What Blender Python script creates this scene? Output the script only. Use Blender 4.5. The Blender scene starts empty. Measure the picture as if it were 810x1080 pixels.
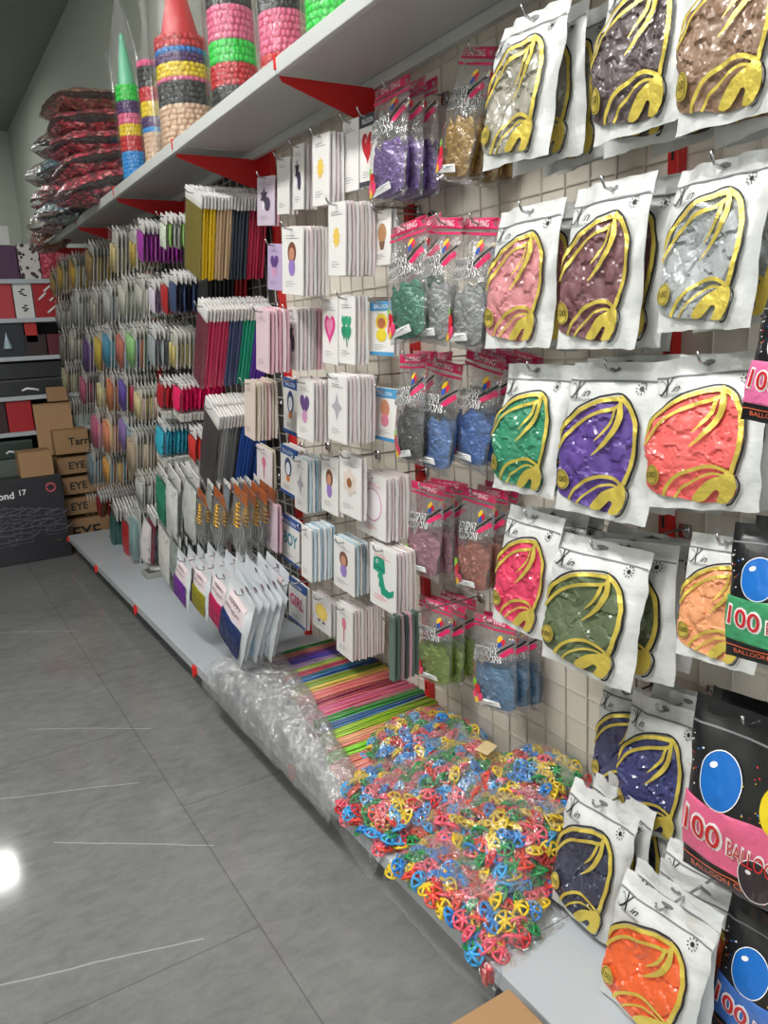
import bpy, bmesh, math, random
from mathutils import Vector, Matrix, noise, geometry
random.seed(7)
R = random.random
def U(a, b): return a + (b - a) * random.random()
SC = bpy.context.scene
COL = SC.collection
PI = math.pi

# ------------------------------------------------------------------ camera model (measured from the vanishing points)
F, PX, PY = 821.47, 405.0, 540.0
AX = Vector((0.85079325, -0.15857078, 0.50100515))      # world X, Y, Z seen in camera space (x right, y down, z forward)
AY = Vector((-0.52286189, -0.16001816, 0.83726318))
AZ = Vector((-0.05259555, -0.97429436, -0.21905299))
CAM = Vector((-1.30, 0.0, 1.36))
def ray(px, py):
    d = Vector((px - PX, py - PY, F))
    return Vector((AX.dot(d), AY.dot(d), AZ.dot(d)))
def on_x(px, py, X):
    d = ray(px, py); return CAM + d * ((X - CAM.x) / d.x)
def on_y(px, py, Y):
    d = ray(px, py); return CAM + d * ((Y - CAM.y) / d.y)
def on_z(px, py, Z):
    d = ray(px, py); return CAM + d * ((Z - CAM.z) / d.z)

# ------------------------------------------------------------------ materials
MATS = {}
def s2l(c):
    return tuple(((x / 12.92) if x <= .04045 else ((x + .055) / 1.055) ** 2.4) for x in c)
def rgb(r, g, b): return s2l((r / 255, g / 255, b / 255)) + (1.0,)
def mat(name, col=None, rough=.5, metal=0.0, coat=0.0, bump=0.0, bscale=60.0, spec=.5, objcol=False, emit=0.0, detail=3.0, trans=0.0, bdist=.004):
    if name in MATS: return MATS[name]
    m = bpy.data.materials.new(name); m.use_nodes = True
    nt = m.node_tree; p = nt.nodes['Principled BSDF']
    p.inputs['Roughness'].default_value = rough
    p.inputs['Metallic'].default_value = metal
    p.inputs['Coat Weight'].default_value = coat
    p.inputs['Coat Roughness'].default_value = .12
    p.inputs['Specular IOR Level'].default_value = spec
    p.inputs['Transmission Weight'].default_value = trans
    if objcol:
        oi = nt.nodes.new('ShaderNodeObjectInfo'); nt.links.new(oi.outputs['Color'], p.inputs['Base Color'])
    else:
        p.inputs['Base Color'].default_value = col
    if emit:
        p.inputs['Emission Color'].default_value = col; p.inputs['Emission Strength'].default_value = emit
    if bump:
        tc = nt.nodes.new('ShaderNodeTexCoord'); n = nt.nodes.new('ShaderNodeTexNoise'); b = nt.nodes.new('ShaderNodeBump')
        n.inputs['Scale'].default_value = bscale; n.inputs['Detail'].default_value = detail
        b.inputs['Strength'].default_value = bump; b.inputs['Distance'].default_value = bdist
        nt.links.new(tc.outputs['Object'], n.inputs['Vector']); nt.links.new(n.outputs['Fac'], b.inputs['Height'])
        nt.links.new(b.outputs['Normal'], p.inputs['Normal'])
    MATS[name] = m
    return m
def film_mat(name, base=.10, haze=.04, bs=45.0, tint=(1, 1, 1, 1), mult=.5):
    m = bpy.data.materials.new(name); m.use_nodes = True; nt = m.node_tree
    for n in list(nt.nodes):
        if n.type != 'OUTPUT_MATERIAL': nt.nodes.remove(n)
    out = [n for n in nt.nodes if n.type == 'OUTPUT_MATERIAL'][0]
    L = nt.links; N = nt.nodes.new
    tc = N('ShaderNodeTexCoord'); no = N('ShaderNodeTexNoise'); no.inputs['Scale'].default_value = bs; no.inputs['Detail'].default_value = 4
    no.inputs['Distortion'].default_value = 1.2
    L.new(tc.outputs['Object'], no.inputs['Vector'])
    b = N('ShaderNodeBump'); b.inputs['Strength'].default_value = 1.0; b.inputs['Distance'].default_value = .006
    L.new(no.outputs['Fac'], b.inputs['Height'])
    g = N('ShaderNodeBsdfGlossy'); g.inputs['Roughness'].default_value = .16; g.inputs['Color'].default_value = (1, 1, 1, 1); L.new(b.outputs['Normal'], g.inputs['Normal'])
    d = N('ShaderNodeBsdfDiffuse'); d.inputs['Color'].default_value = (.8, .8, .8, 1)
    t = N('ShaderNodeBsdfTransparent'); t.inputs['Color'].default_value = tint
    m1 = N('ShaderNodeMixShader'); m1.inputs[0].default_value = haze; L.new(t.outputs[0], m1.inputs[1]); L.new(d.outputs[0], m1.inputs[2])
    lw = N('ShaderNodeLayerWeight'); lw.inputs['Blend'].default_value = .3; L.new(b.outputs['Normal'], lw.inputs['Normal'])
    ma = N('ShaderNodeMath'); ma.operation = 'MULTIPLY_ADD'; ma.inputs[1].default_value = mult; ma.inputs[2].default_value = base
    L.new(lw.outputs['Fresnel'], ma.inputs[0]); ma.use_clamp = True
    m2 = N('ShaderNodeMixShader'); L.new(ma.outputs[0], m2.inputs[0]); L.new(m1.outputs[0], m2.inputs[1]); L.new(g.outputs[0], m2.inputs[2])
    L.new(m2.outputs[0], out.inputs['Surface'])
    MATS[name] = m
    return m
WHITE_POLY = mat('white_poly', rgb(213, 214, 212), .4, coat=.25, bump=.6, bscale=26, bdist=.008)
WINDOW = mat('balloon_window', rough=.42, coat=.6, bump=.6, bscale=40, objcol=True, detail=5, bdist=.006)
GOLD = mat('gold_foil', rgb(234, 210, 98), .32, metal=.55, bump=.6, bscale=80)
BLACK = mat('black_print', rgb(24, 24, 26), .45)
GREYINK = mat('grey_print', rgb(120, 120, 122), .5)
CHROME = mat('chrome_wire', rgb(190, 190, 192), .25, metal=1.0)
FILM = film_mat('clear_film', .035, .02, mult=.35)
CUPFILM = film_mat('cup_bag_film', .045, .02, 30, mult=.36)
CRINKLE = film_mat('crinkled_film', .14, .12, 60, mult=.55)
SILVERFILM = film_mat('pouch_film', .08, .05, 34, mult=.45)
CARD = mat('white_card', rgb(226, 223, 220), .5, coat=.2)
CARDCOL = mat('tinted_card', rough=.5, coat=.25, objcol=True, bump=.15, bscale=50)
PRINT = mat('colour_print', rough=.45, coat=.2, objcol=True)
METALLIC = mat('metallic_latex', rough=.32, metal=.2, coat=.4, bump=.9, bscale=70, objcol=True, detail=6)
TINSEL = mat('tinsel_strip', rough=.34, metal=.12, coat=.35, objcol=True, bump=.3, bscale=120)
PINKINK = mat('pink_print', rgb(214, 36, 96), .4, coat=.3)
REDINK = mat('red_print', rgb(200, 32, 40), .4, coat=.3)
WHITEINK = mat('white_print', rgb(242, 242, 242), .4, coat=.2)
SHELFGREY = mat('shelf_enamel', rgb(182, 188, 194), .35, coat=.2)
TOPGREY = mat('top_shelf_enamel', rgb(200, 202, 200), .4)
REDMETAL = mat('red_enamel', rgb(196, 26, 26), .38, coat=.3)
REDCLIP = mat('red_plastic', rgb(214, 36, 34), .4)
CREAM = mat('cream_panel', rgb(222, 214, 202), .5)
SHADEPANEL = mat('shade_darkened_panel', rgb(70, 68, 64), .6)  # far bay panels: shade between the dense packs put into the colour
GRIDWIRE = mat('grid_wire', rgb(205, 198, 188), .4)
CARTON = None

# ------------------------------------------------------------------ mesh helpers
class MB:
    def __init__(s): s.v = []; s.f = []; s.m = []
    def add(s, vs, fs, mi=0):
        b = len(s.v); s.v.extend(vs)
        for f in fs: s.f.append([b + i for i in f]); s.m.append(mi)
        return s
    def box(s, x0, x1, y0, y1, z0, z1, mi=0):
        vs = [(x, y, z) for z in (z0, z1) for y in (y0, y1) for x in (x0, x1)]
        return s.add(vs, [(0, 2, 3, 1), (4, 5, 7, 6), (0, 1, 5, 4), (2, 6, 7, 3), (0, 4, 6, 2), (1, 3, 7, 5)], mi)
    def bbox(s, x0, x1, y0, y1, z0, z1, b=.003, mi=0):          # a box with bevelled edges
        bm = bmesh.new()
        bmesh.ops.create_cube(bm, size=1)
        for v in bm.verts: v.co = Vector(((x0 + x1) / 2 + v.co.x * (x1 - x0), (y0 + y1) / 2 + v.co.y * (y1 - y0), (z0 + z1) / 2 + v.co.z * (z1 - z0)))
        bmesh.ops.bevel(bm, geom=bm.edges[:], offset=b, segments=2, affect='EDGES', profile=.6)
        bm.verts.index_update()
        s.add([tuple(v.co) for v in bm.verts], [[v.index for v in f.verts] for f in bm.faces], mi); bm.free()
        return s
    def tube(s, pts, r, n=6, mi=0, closed=False, caps=True):
        pts = [Vector(p) for p in pts]; rings = []
        N = len(pts)
        for i, p in enumerate(pts):
            if closed: t = pts[(i + 1) % N] - pts[i - 1]
            else: t = pts[min(i + 1, N - 1)] - pts[max(i - 1, 0)]
            if t.length < 1e-9: t = Vector((0, 0, 1))
            t.normalize()
            a = t.orthogonal().normalized() if abs(t.z) > .95 else t.cross(Vector((0, 0, 1))).normalized()
            b = t.cross(a)
            rr = r[i] if isinstance(r, (list, tuple)) else r
            rings.append([tuple(p + a * (rr * math.cos(2 * PI * k / n)) + b * (rr * math.sin(2 * PI * k / n))) for k in range(n)])
        vs = [q for g in rings for q in g]; fs = []
        for i in range(N if closed else N - 1):
            j = (i + 1) % N
            for k in range(n):
                l = (k + 1) % n; fs.append((i * n + k, i * n + l, j * n + l, j * n + k))
        if caps and not closed: fs.append(tuple(range(n))[::-1]); fs.append(tuple((N - 1) * n + k for k in range(n)))
        return s.add(vs, fs, mi)
    def lathe(s, prof, n=24, mi=0, c=(0, 0, 0)):
        vs = []; fs = []
        for r, z in prof:
            for k in range(n):
                a = 2 * PI * k / n; vs.append((c[0] + r * math.cos(a), c[1] + r * math.sin(a), c[2] + z))
        for i in range(len(prof) - 1):
            for k in range(n):
                l = (k + 1) % n; fs.append((i * n + k, i * n + l, (i + 1) * n + l, (i + 1) * n + k))
        return s.add(vs, fs, mi)
    def mesh(s, name, mats, smooth=False):
        me = bpy.data.meshes.new(name); me.from_pydata(s.v, [], s.f)
        for m in (mats if isinstance(mats, (list, tuple)) else [mats]): me.materials.append(m)
        if len(me.materials) > 1: me.polygons.foreach_set('material_index', s.m)
        if smooth: me.polygons.foreach_set('use_smooth', [True] * len(me.polygons))
        me.update(); return me
def link(name, me, parent=None):
    o = bpy.data.objects.new(name, me); COL.objects.link(o)
    if parent is not None: o.parent = parent
    return o
def empty(name, loc=(0, 0, 0)):
    o = bpy.data.objects.new(name, None); o.empty_display_size = .05; COL.objects.link(o); o.location = loc; return o
LABELS = {}
def tag(o, label, cat, group=None, kind=None):
    LABELS[label] = LABELS.get(label, 0) + 1
    o['label'] = label; o['category'] = cat
    if group: o['group'] = group
    if kind: o['kind'] = kind
    return o
def struct(name, mb, m, smooth=False):
    o = link(name, mb.mesh(name, m, smooth)); o['kind'] = 'structure'; return o
ORD = ['', 'second', 'third', 'fourth', 'fifth', 'sixth', 'seventh', 'eighth', 'ninth', 'tenth', 'eleventh', 'twelfth', 'thirteenth', 'fourteenth',
       'fifteenth', 'sixteenth', 'seventeenth', 'eighteenth', 'nineteenth', 'twentieth', '21st', '22nd', '23rd', '24th', '25th', '26th', '27th', '28th', '29th', '30th']
def ordl(desc, k, place):
    return f"{desc}, {'front one' if k == 0 else ORD[k] + ' from front'}, {place}"

_tc = {}
def text2d(s, shear=0.0, offset=0.0):
    key = (s, shear, offset)
    if key in _tc: return _tc[key]
    cu = bpy.data.curves.new('t', 'FONT'); cu.body = s; cu.shear = shear; cu.offset = offset; cu.resolution_u = 3
    ob = bpy.data.objects.new('t', cu); COL.objects.link(ob)
    dg = bpy.context.evaluated_depsgraph_get(); dg.update()
    me = bpy.data.meshes.new_from_object(ob.evaluated_get(dg))
    vs = [(v.co.x, v.co.y) for v in me.vertices]; fs = [list(p.vertices) for p in me.polygons]
    bpy.data.objects.remove(ob); bpy.data.curves.remove(cu); bpy.data.meshes.remove(me)
    x0 = min(v[0] for v in vs); x1 = max(v[0] for v in vs); y0 = min(v[1] for v in vs); y1 = max(v[1] for v in vs)
    _tc[key] = (vs, fs, (x0, x1, y0, y1)); return _tc[key]

# ------------------------------------------------------------------ sheets: a surface (u across 0..1, v down 0..1) with a bulge, plus prints that follow it
class Sheet:
    def __init__(s, w, h, thick, seed, v0=.16, v1=.98, wr=.0025, flat=.0015, fat=.6):
        s.w, s.h, s.t, s.sd, s.v0, s.v1, s.wr, s.flat, s.fat = w, h, thick, seed, v0, v1, wr, flat, fat
    def b(s, u, v):
        q = (v - s.v0) / (s.v1 - s.v0); base = s.flat
        if 0 < q < 1:
            a = math.sin(PI * (q ** .85)) ** .7 * max(0.0, 1 - (2 * u - 1) ** 2) ** s.fat
            base += s.t * a
        x = Vector((u * s.w * 26, v * s.h * 20, s.sd * 7.3))
        e = min(1, 8 * min(u, 1 - u) + .25)
        base += s.wr * (noise.noise(x) + .5 * noise.noise(x * 2.3)) * e
        return base
    def P(s, u, v, off=0.0):
        dx = .003 * noise.noise(Vector((v * 9, s.sd * 3.1, 2.0))) * (1 if u > .5 else -1) * abs(2 * u - 1)
        dz = .004 * noise.noise(Vector((u * 7, s.sd * 5.7, 9.0))) * max(0, 2 * v - 1)
        return ((u - .5) * s.w + dx, -s.b(u, v) - off + s.c(u, v), -v * s.h + dz)
    curl = 0.0
    def c(s, u, v):
        if not s.curl: return 0.0
        q = Vector((u * 2.2, v * 2.6, s.sd * 11.1)); e = max(0.0, .16 - v) / .16
        fold = (noise.noise(Vector((s.sd * 3.3, 1.0, u > .5))) + .25) * max(0.0, abs(2 * u - 1) - .45) * 1.6
        return s.curl * (noise.noise(q) * 1.3 + e * fold * 2.2 + e * .8 * noise.noise(Vector((u * 6, s.sd * 2.0, 5.0))) + .6 * max(0.0, v - .85) / .15 * noise.noise(Vector((u * 5, s.sd * 4.0, 8.0))))
    def body(s, nx=18, ny=26, back=.5, notch=True):
        mb = MB(); W = nx + 1
        fr = [s.P(i / nx, j / ny) for j in range(ny + 1) for i in range(W)]
        mb.add(fr, [(j * W + i, (j + 1) * W + i, (j + 1) * W + i + 1, j * W + i + 1) for j in range(ny) for i in range(nx)])
        bk = []
        for j in range(ny + 1):
            for i in range(W):
                p = s.P(i / nx, j / ny); cc = s.c(i / nx, j / ny); bk.append((p[0], cc - (p[1] - cc) * back if 0 < i < nx and 0 < j < ny else p[1] + .0006, p[2]))
        mb.add(bk, [(j * W + i, j * W + i + 1, (j + 1) * W + i + 1, (j + 1) * W + i) for j in range(ny) for i in range(nx)])
        return mb
    def ribbon(s, mb, pts, wid, off=.0012, mi=0, sub=4, side=0.0):
        """pts (u,v) polyline; wid = half width in metres (scalar or list); side shifts the ribbon along its normal"""
        P = smooth_line(pts, sub); n = len(P); vs = []
        for i, (u, v) in enumerate(P):
            a = P[max(i - 1, 0)]; c = P[min(i + 1, n - 1)]
            tx, ty = (c[0] - a[0]) * s.w, (c[1] - a[1]) * s.h; L = math.hypot(tx, ty) or 1
            nx, ny = -ty / L, tx / L
            t = i / (n - 1)
            if isinstance(wid, (list, tuple)):
                k = t * (len(wid) - 1); j = min(int(k), len(wid) - 2); w = wid[j] + (wid[j + 1] - wid[j]) * (k - j)
            else: w = wid
            for sg in (-1, 0, 1):
                d = sg * w + side
                vs.append(s.P(min(max(u + nx * d / s.w, .004), .996), min(max(v + ny * d / s.h, .004), .996), off))
        fs = []
        for i in range(n - 1):
            for k in range(2): fs.append((i * 3 + k, i * 3 + k + 1, (i + 1) * 3 + k + 1, (i + 1) * 3 + k))
        mb.add(vs, fs, mi); return mb
    def patch(s, mb, poly, step=.006, off=.0008, mi=0, crease=0.0, cs=28, sub=3, smooth=True):
        P = smooth_line(poly + [poly[0]], sub)[:-1] if smooth else poly
        pts = [Vector((u * s.w, v * s.h)) for u, v in P]; n0 = len(pts)
        xs = [p.x for p in pts]; ys = [p.y for p in pts]
        extra = []
        y = min(ys) + step * .5; r = 0
        while y < max(ys):
            x = min(xs) + (step * .5 if r % 2 else 0)
            while x < max(xs):
                if inside((x, y), pts) and min((p - Vector((x, y))).length for p in pts) > step * .55: extra.append(Vector((x, y)))
                x += step
            y += step * .87; r += 1
        vv, _, ff, _, _, _ = geometry.delaunay_2d_cdt(pts + extra, [], [list(range(n0))], 1, 1e-7)
        out = []
        for p in vv:
            o = off
            if crease:
                q = Vector((p.x * cs, p.y * cs, s.sd * 3.7))
                q2 = q + Vector((noise.noise(q * 1.7), noise.noise(q * 1.7 + Vector((9, 3, 1))), 0)) * .5
                d, pt = noise.voronoi(q2)
                c0 = pt[0]; hs = noise.cell(c0 * 7.7); a_ = noise.cell(c0 * 3.1 + Vector((4, 4, 4))) * PI
                o += max(.0002, crease * (.42 * min(d[1] - d[0], .16) / .16 + .25 * hs + .55 * ((q2.x - c0.x) * math.cos(a_) + (q2.y - c0.y) * math.sin(a_)) + .38))
            out.append(s.P(min(max(p.x / s.w, 0), 1), min(max(p.y / s.h, 0), 1), o))
        mb.add(out, [list(f) for f in ff], mi); return mb
    def text(s, mb, txt, u, v, width, off=.0018, mi=0, shear=0.0, rot=0.0, offset=0.0, height=None):
        vs, fs, (x0, x1, y0, y1) = text2d(txt, shear, offset)
        k = width / (x1 - x0); ky = k if height is None else height / (y1 - y0)
        ca, sa = math.cos(rot), math.sin(rot); out = []
        for x, y in vs:
            X = (x - (x0 + x1) / 2) * k; Y = (y - (y0 + y1) / 2) * ky
            X, Y = X * ca - Y * sa, X * sa + Y * ca
            out.append(s.P(min(max(u + X / s.w, .002), .998), min(max(v - Y / s.h, .002), .998), off))
        mb.add(out, fs, mi); return mb
    def disc(s, mb, u, v, rx, ry=None, off=.0014, mi=0, n=20, rot=0.0):
        ry = ry or rx; vs = [s.P(u, v, off)]
        rings = 2
        for q in range(1, rings + 1):
            for k in range(n):
                a = 2 * PI * k / n; x, y = rx * math.cos(a) * q / rings, ry * math.sin(a) * q / rings
                x, y = x * math.cos(rot) - y * math.sin(rot), x * math.sin(rot) + y * math.cos(rot)
                vs.append(s.P(min(max(u + x / s.w, .002), .998), min(max(v + y / s.h, .002), .998), off))
        fs = [(0, 1 + (k + 1) % n, 1 + k) for k in range(n)]
        for k in range(n): l = (k + 1) % n; fs.append((1 + k, 1 + l, 1 + n + l, 1 + n + k))
        mb.add(vs, fs, mi); return mb
def inside(p, poly):
    x, y = p; c = False; n = len(poly); j = n - 1
    for i in range(n):
        a, b = poly[i], poly[j]
        if (a.y > y) != (b.y > y) and x < (b.x - a.x) * (y - a.y) / (b.y - a.y + 1e-12) + a.x: c = not c
        j = i
    return c
def smooth_line(pts, sub):
    out = []; n = len(pts)
    closed = n > 3 and pts[0] == pts[-1]
    for i in range(n - 1):
        p0 = pts[i - 1] if i > 0 else (pts[-2] if closed else pts[0]); p1 = pts[i]; p2 = pts[i + 1]
        p3 = pts[i + 2] if i + 2 < n else (pts[1] if closed else pts[-1])
        for k in range(sub):
            t = k / sub; t2 = t * t; t3 = t2 * t
            out.append(tuple(.5 * (2 * p1[a] + (-p0[a] + p2[a]) * t + (2 * p0[a] - 5 * p1[a] + 4 * p2[a] - p3[a]) * t2 + (-p0[a] + 3 * p1[a] - 3 * p2[a] + p3[a]) * t3) for a in (0, 1)))
    out.append(tuple(pts[-1])); return out

# a prototype is a list of (part name, mesh, uses object colour, label or None)
def make(proto, name, M, colour=None):
    root = empty(name); root.matrix_world = M
    for pn, me, oc, lb in proto:
        o = link(pn, me, root)
        if oc and colour: o.color = colour
        if lb: o['label'] = lb
    return root

# ------------------------------------------------------------------ fitting a hanging pack to where the photo shows it
def fit(top, bot, h=None, tilt=0.0, X=None, lo=-.46, hi=-.06):
    def pts(x): return on_x(top[0], top[1], x), on_x(bot[0], bot[1], x - (h or .2) * math.sin(tilt))
    if X is None:
        a, b = lo, hi
        for _ in range(40):
            m = (a + b) / 2; p, q = pts(m)
            if (p - q).length < h: a = m
            else: b = m
        X = (a + b) / 2
    p, q = pts(X)
    return X, p, q
def frame(p, q, yaw=0.0):
    z = (p - q).normalized(); x = Vector((math.sin(yaw), -math.cos(yaw), 0)); x = (x - z * x.dot(z)).normalized(); y = z.cross(x)
    M = Matrix((x, y, z)).transposed().to_4x4(); return M
def place(M, p, jit=.0, rot=.0, sx=1, sy=1, sz=1):
    T = Matrix.Translation(p + Vector((0, U(-jit, jit), U(-jit, jit) * .6)))
    return T @ M @ Matrix.Rotation(U(-rot, rot), 4, 'Y') @ Matrix.Rotation(U(-rot, rot) * 1.2, 4, 'Z') @ Matrix.Diagonal((sx, sy, sz, 1))
HOOKS = []
def hook(y, z, xf, desc):
    mb = MB(); x1 = xf - .03
    mb.tube([(-.002, y, z), (x1 + .02, y, z), (x1 + .006, y, z + .004), (x1, y, z + .014), (x1 - .001, y, z + .022)], .0026, 6)
    mb.box(-.006, .0, y - .012, y + .012, z - .02, z + .008)
    o = link('display_hook', mb.mesh('display_hook', CHROME, True))
    tag(o, f"wire hook holding {desc}".replace('clear pouch', 'pouch').replace('white card pack with', 'pack with'), 'hook', 'wire hooks on the wall panel')

# ------------------------------------------------------------------ prototypes
class XinSheet(Sheet):
    curl = .010
    def P(s, u, v, off=0.0): return Sheet.P(s, u, v, off + (.0030 if off > .0034 else 0))
    # the printed design sits a little higher on the bag than drawn: shift its rows
    def vm(s, v): return v if v < .27 else .205 + (v - .27) * (.965 - .205) / (.965 - .27)
    def um(s, u): return u
    def patch(s, mb, poly, *a, **k): return Sheet.patch(s, mb, [(s.um(u), s.vm(v)) for u, v in poly], *a, **k)
    def ribbon(s, mb, pts, *a, **k): return Sheet.ribbon(s, mb, [(s.um(u), s.vm(v)) for u, v in pts], *a, **k)
    def disc(s, mb, u, v, *a, **k): return Sheet.disc(s, mb, s.um(u), s.vm(v), *a, **k)
    def text(s, mb, t, u, v, *a, **k): return Sheet.text(s, mb, t, s.um(u), s.vm(v), *a, **k)
def proto_xin(seed):
    """white poly bag of balloons: balloon shaped window edged with gold, swooshes, count badge, script lettering"""
    s = XinSheet(.198, .275, .020, seed, v0=.10, v1=.995, wr=.0055, fat=.30)
    b = s.body(20, 30, .6)
    win = [(.004, .57), (.06, .475), (.17, .40), (.34, .335), (.54, .30), (.68, .295), (.78, .345), (.86, .44), (.885, .54), (.87, .64), (.835, .73), (.80, .80), (.82, .85),
           (.77, .93), (.60, .955), (.34, .935), (.12, .91), (.03, .87), (.004, .78)]
    w = MB(); s.patch(w, win, .0046, .0006, crease=.0034, cs=30)
    g = MB(); k = MB()
    s.ribbon(k, [(.004, .535), (.06, .452), (.17, .377), (.34, .312), (.53, .278), (.67, .272), (.79, .325), (.875, .43), (.905, .54), (.89, .645), (.855, .735), (.82, .79)], .0019, .0042)
    s.ribbon(k, [(.83, .80), (.855, .85), (.80, .945), (.74, .965)], .0016, .0040)
    s.ribbon(g, [(.004, .565), (.06, .478), (.17, .405), (.34, .338), (.54, .303), (.68, .298)], .0040, .0050)
    s.ribbon(g, [(.03, .615), (.11, .525), (.24, .45), (.42, .392), (.60, .358), (.68, .335)], .0034, .0058)
    s.ribbon(g, [(.66, .285), (.78, .345), (.85, .44), (.872, .54), (.858, .64), (.822, .73), (.79, .79)], .0040, .0050)
    s.ribbon(g, [(.68, .31), (.70, .40), (.65, .49), (.56, .565), (.45, .635)], [.0040, .0062, .0056, .0036, .0006], .0062)
    s.ribbon(g, [(.64, .345), (.62, .42), (.56, .485), (.47, .55)], [.003, .0036, .003, .0006], .0066)
    s.ribbon(g, [(.20, .925), (.27, .85), (.40, .785), (.56, .75), (.70, .755), (.80, .79)], .0032, .0058)
    s.ribbon(g, [(.30, .935), (.38, .875), (.52, .815), (.66, .79), (.78, .805)], .0022, .0060)
    s.patch(g, [(.80, .775), (.71, .80), (.58, .84), (.47, .91), (.46, .945), (.56, .945), (.66, .885), (.70, .90), (.66, .955), (.76, .95), (.835, .86)], .008, .0062, sub=2)
    s.disc(g, .115, .80, .0155, .0185, .0072)
    ring = MB(); s.text(k, '100', .115, .80, .019, .0092)
    s.ribbon(k, [(.115 + .062 * math.cos(a), .80 + .055 * math.sin(a)) for a in [i * PI / 8 for i in range(17)]], .0005, .0090, sub=1)
    t = MB(); s.text(t, 'X', .13, .185, .024, .0022, shear=.45, height=.034); s.text(t, 'in', .245, .200, .017, .0022, shear=.45, height=.015)
    s.ribbon(t, [(.05, .150), (.07, .14), (.11, .17), (.12, .215), (.08, .235), (.05, .225)], .0006, .0024)
    t2 = MB(); s.text(t2, 'balloons', .21, .245, .042, .0022, shear=.3)
    e = MB(); s.disc(e, 0.83, .165, .0042, off=.0026)
    for i in range(10):
        a = 2 * PI * i / 10; s.disc(e, .83 + .0095 * math.cos(a) / s.w, .165 + .0095 * math.sin(a) / s.h, .0024, .0012, .0024, n=6, rot=a)
    f = MB(); s.ribbon(f, [(.006, .118), (.3, .122), (.7, .118), (.994, .122)], .0017, .0018); s.disc(f, .5, .045, .012, .005, .0015)
    return [('bag_body', b.mesh('bag_body', WHITE_POLY, True), False, None), ('balloon_window', w.mesh('balloon_window', WINDOW, False), True, 'clear balloon shaped window filled with creased balloons'),
            ('gold_trim', g.mesh('gold_trim', GOLD, True), False, 'metallic gold bands and swooshes'), ('black_outline', k.mesh('black_outline', BLACK), False, None),
            ('script_lettering', t.mesh('script_lettering', BLACK), False, None), ('small_lettering', t2.mesh('small_lettering', GREYINK), False, None),
            ('flower_mark', e.mesh('flower_mark', BLACK), False, None), ('heat_seal', f.mesh('heat_seal', GREYINK), False, None)]

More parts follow.
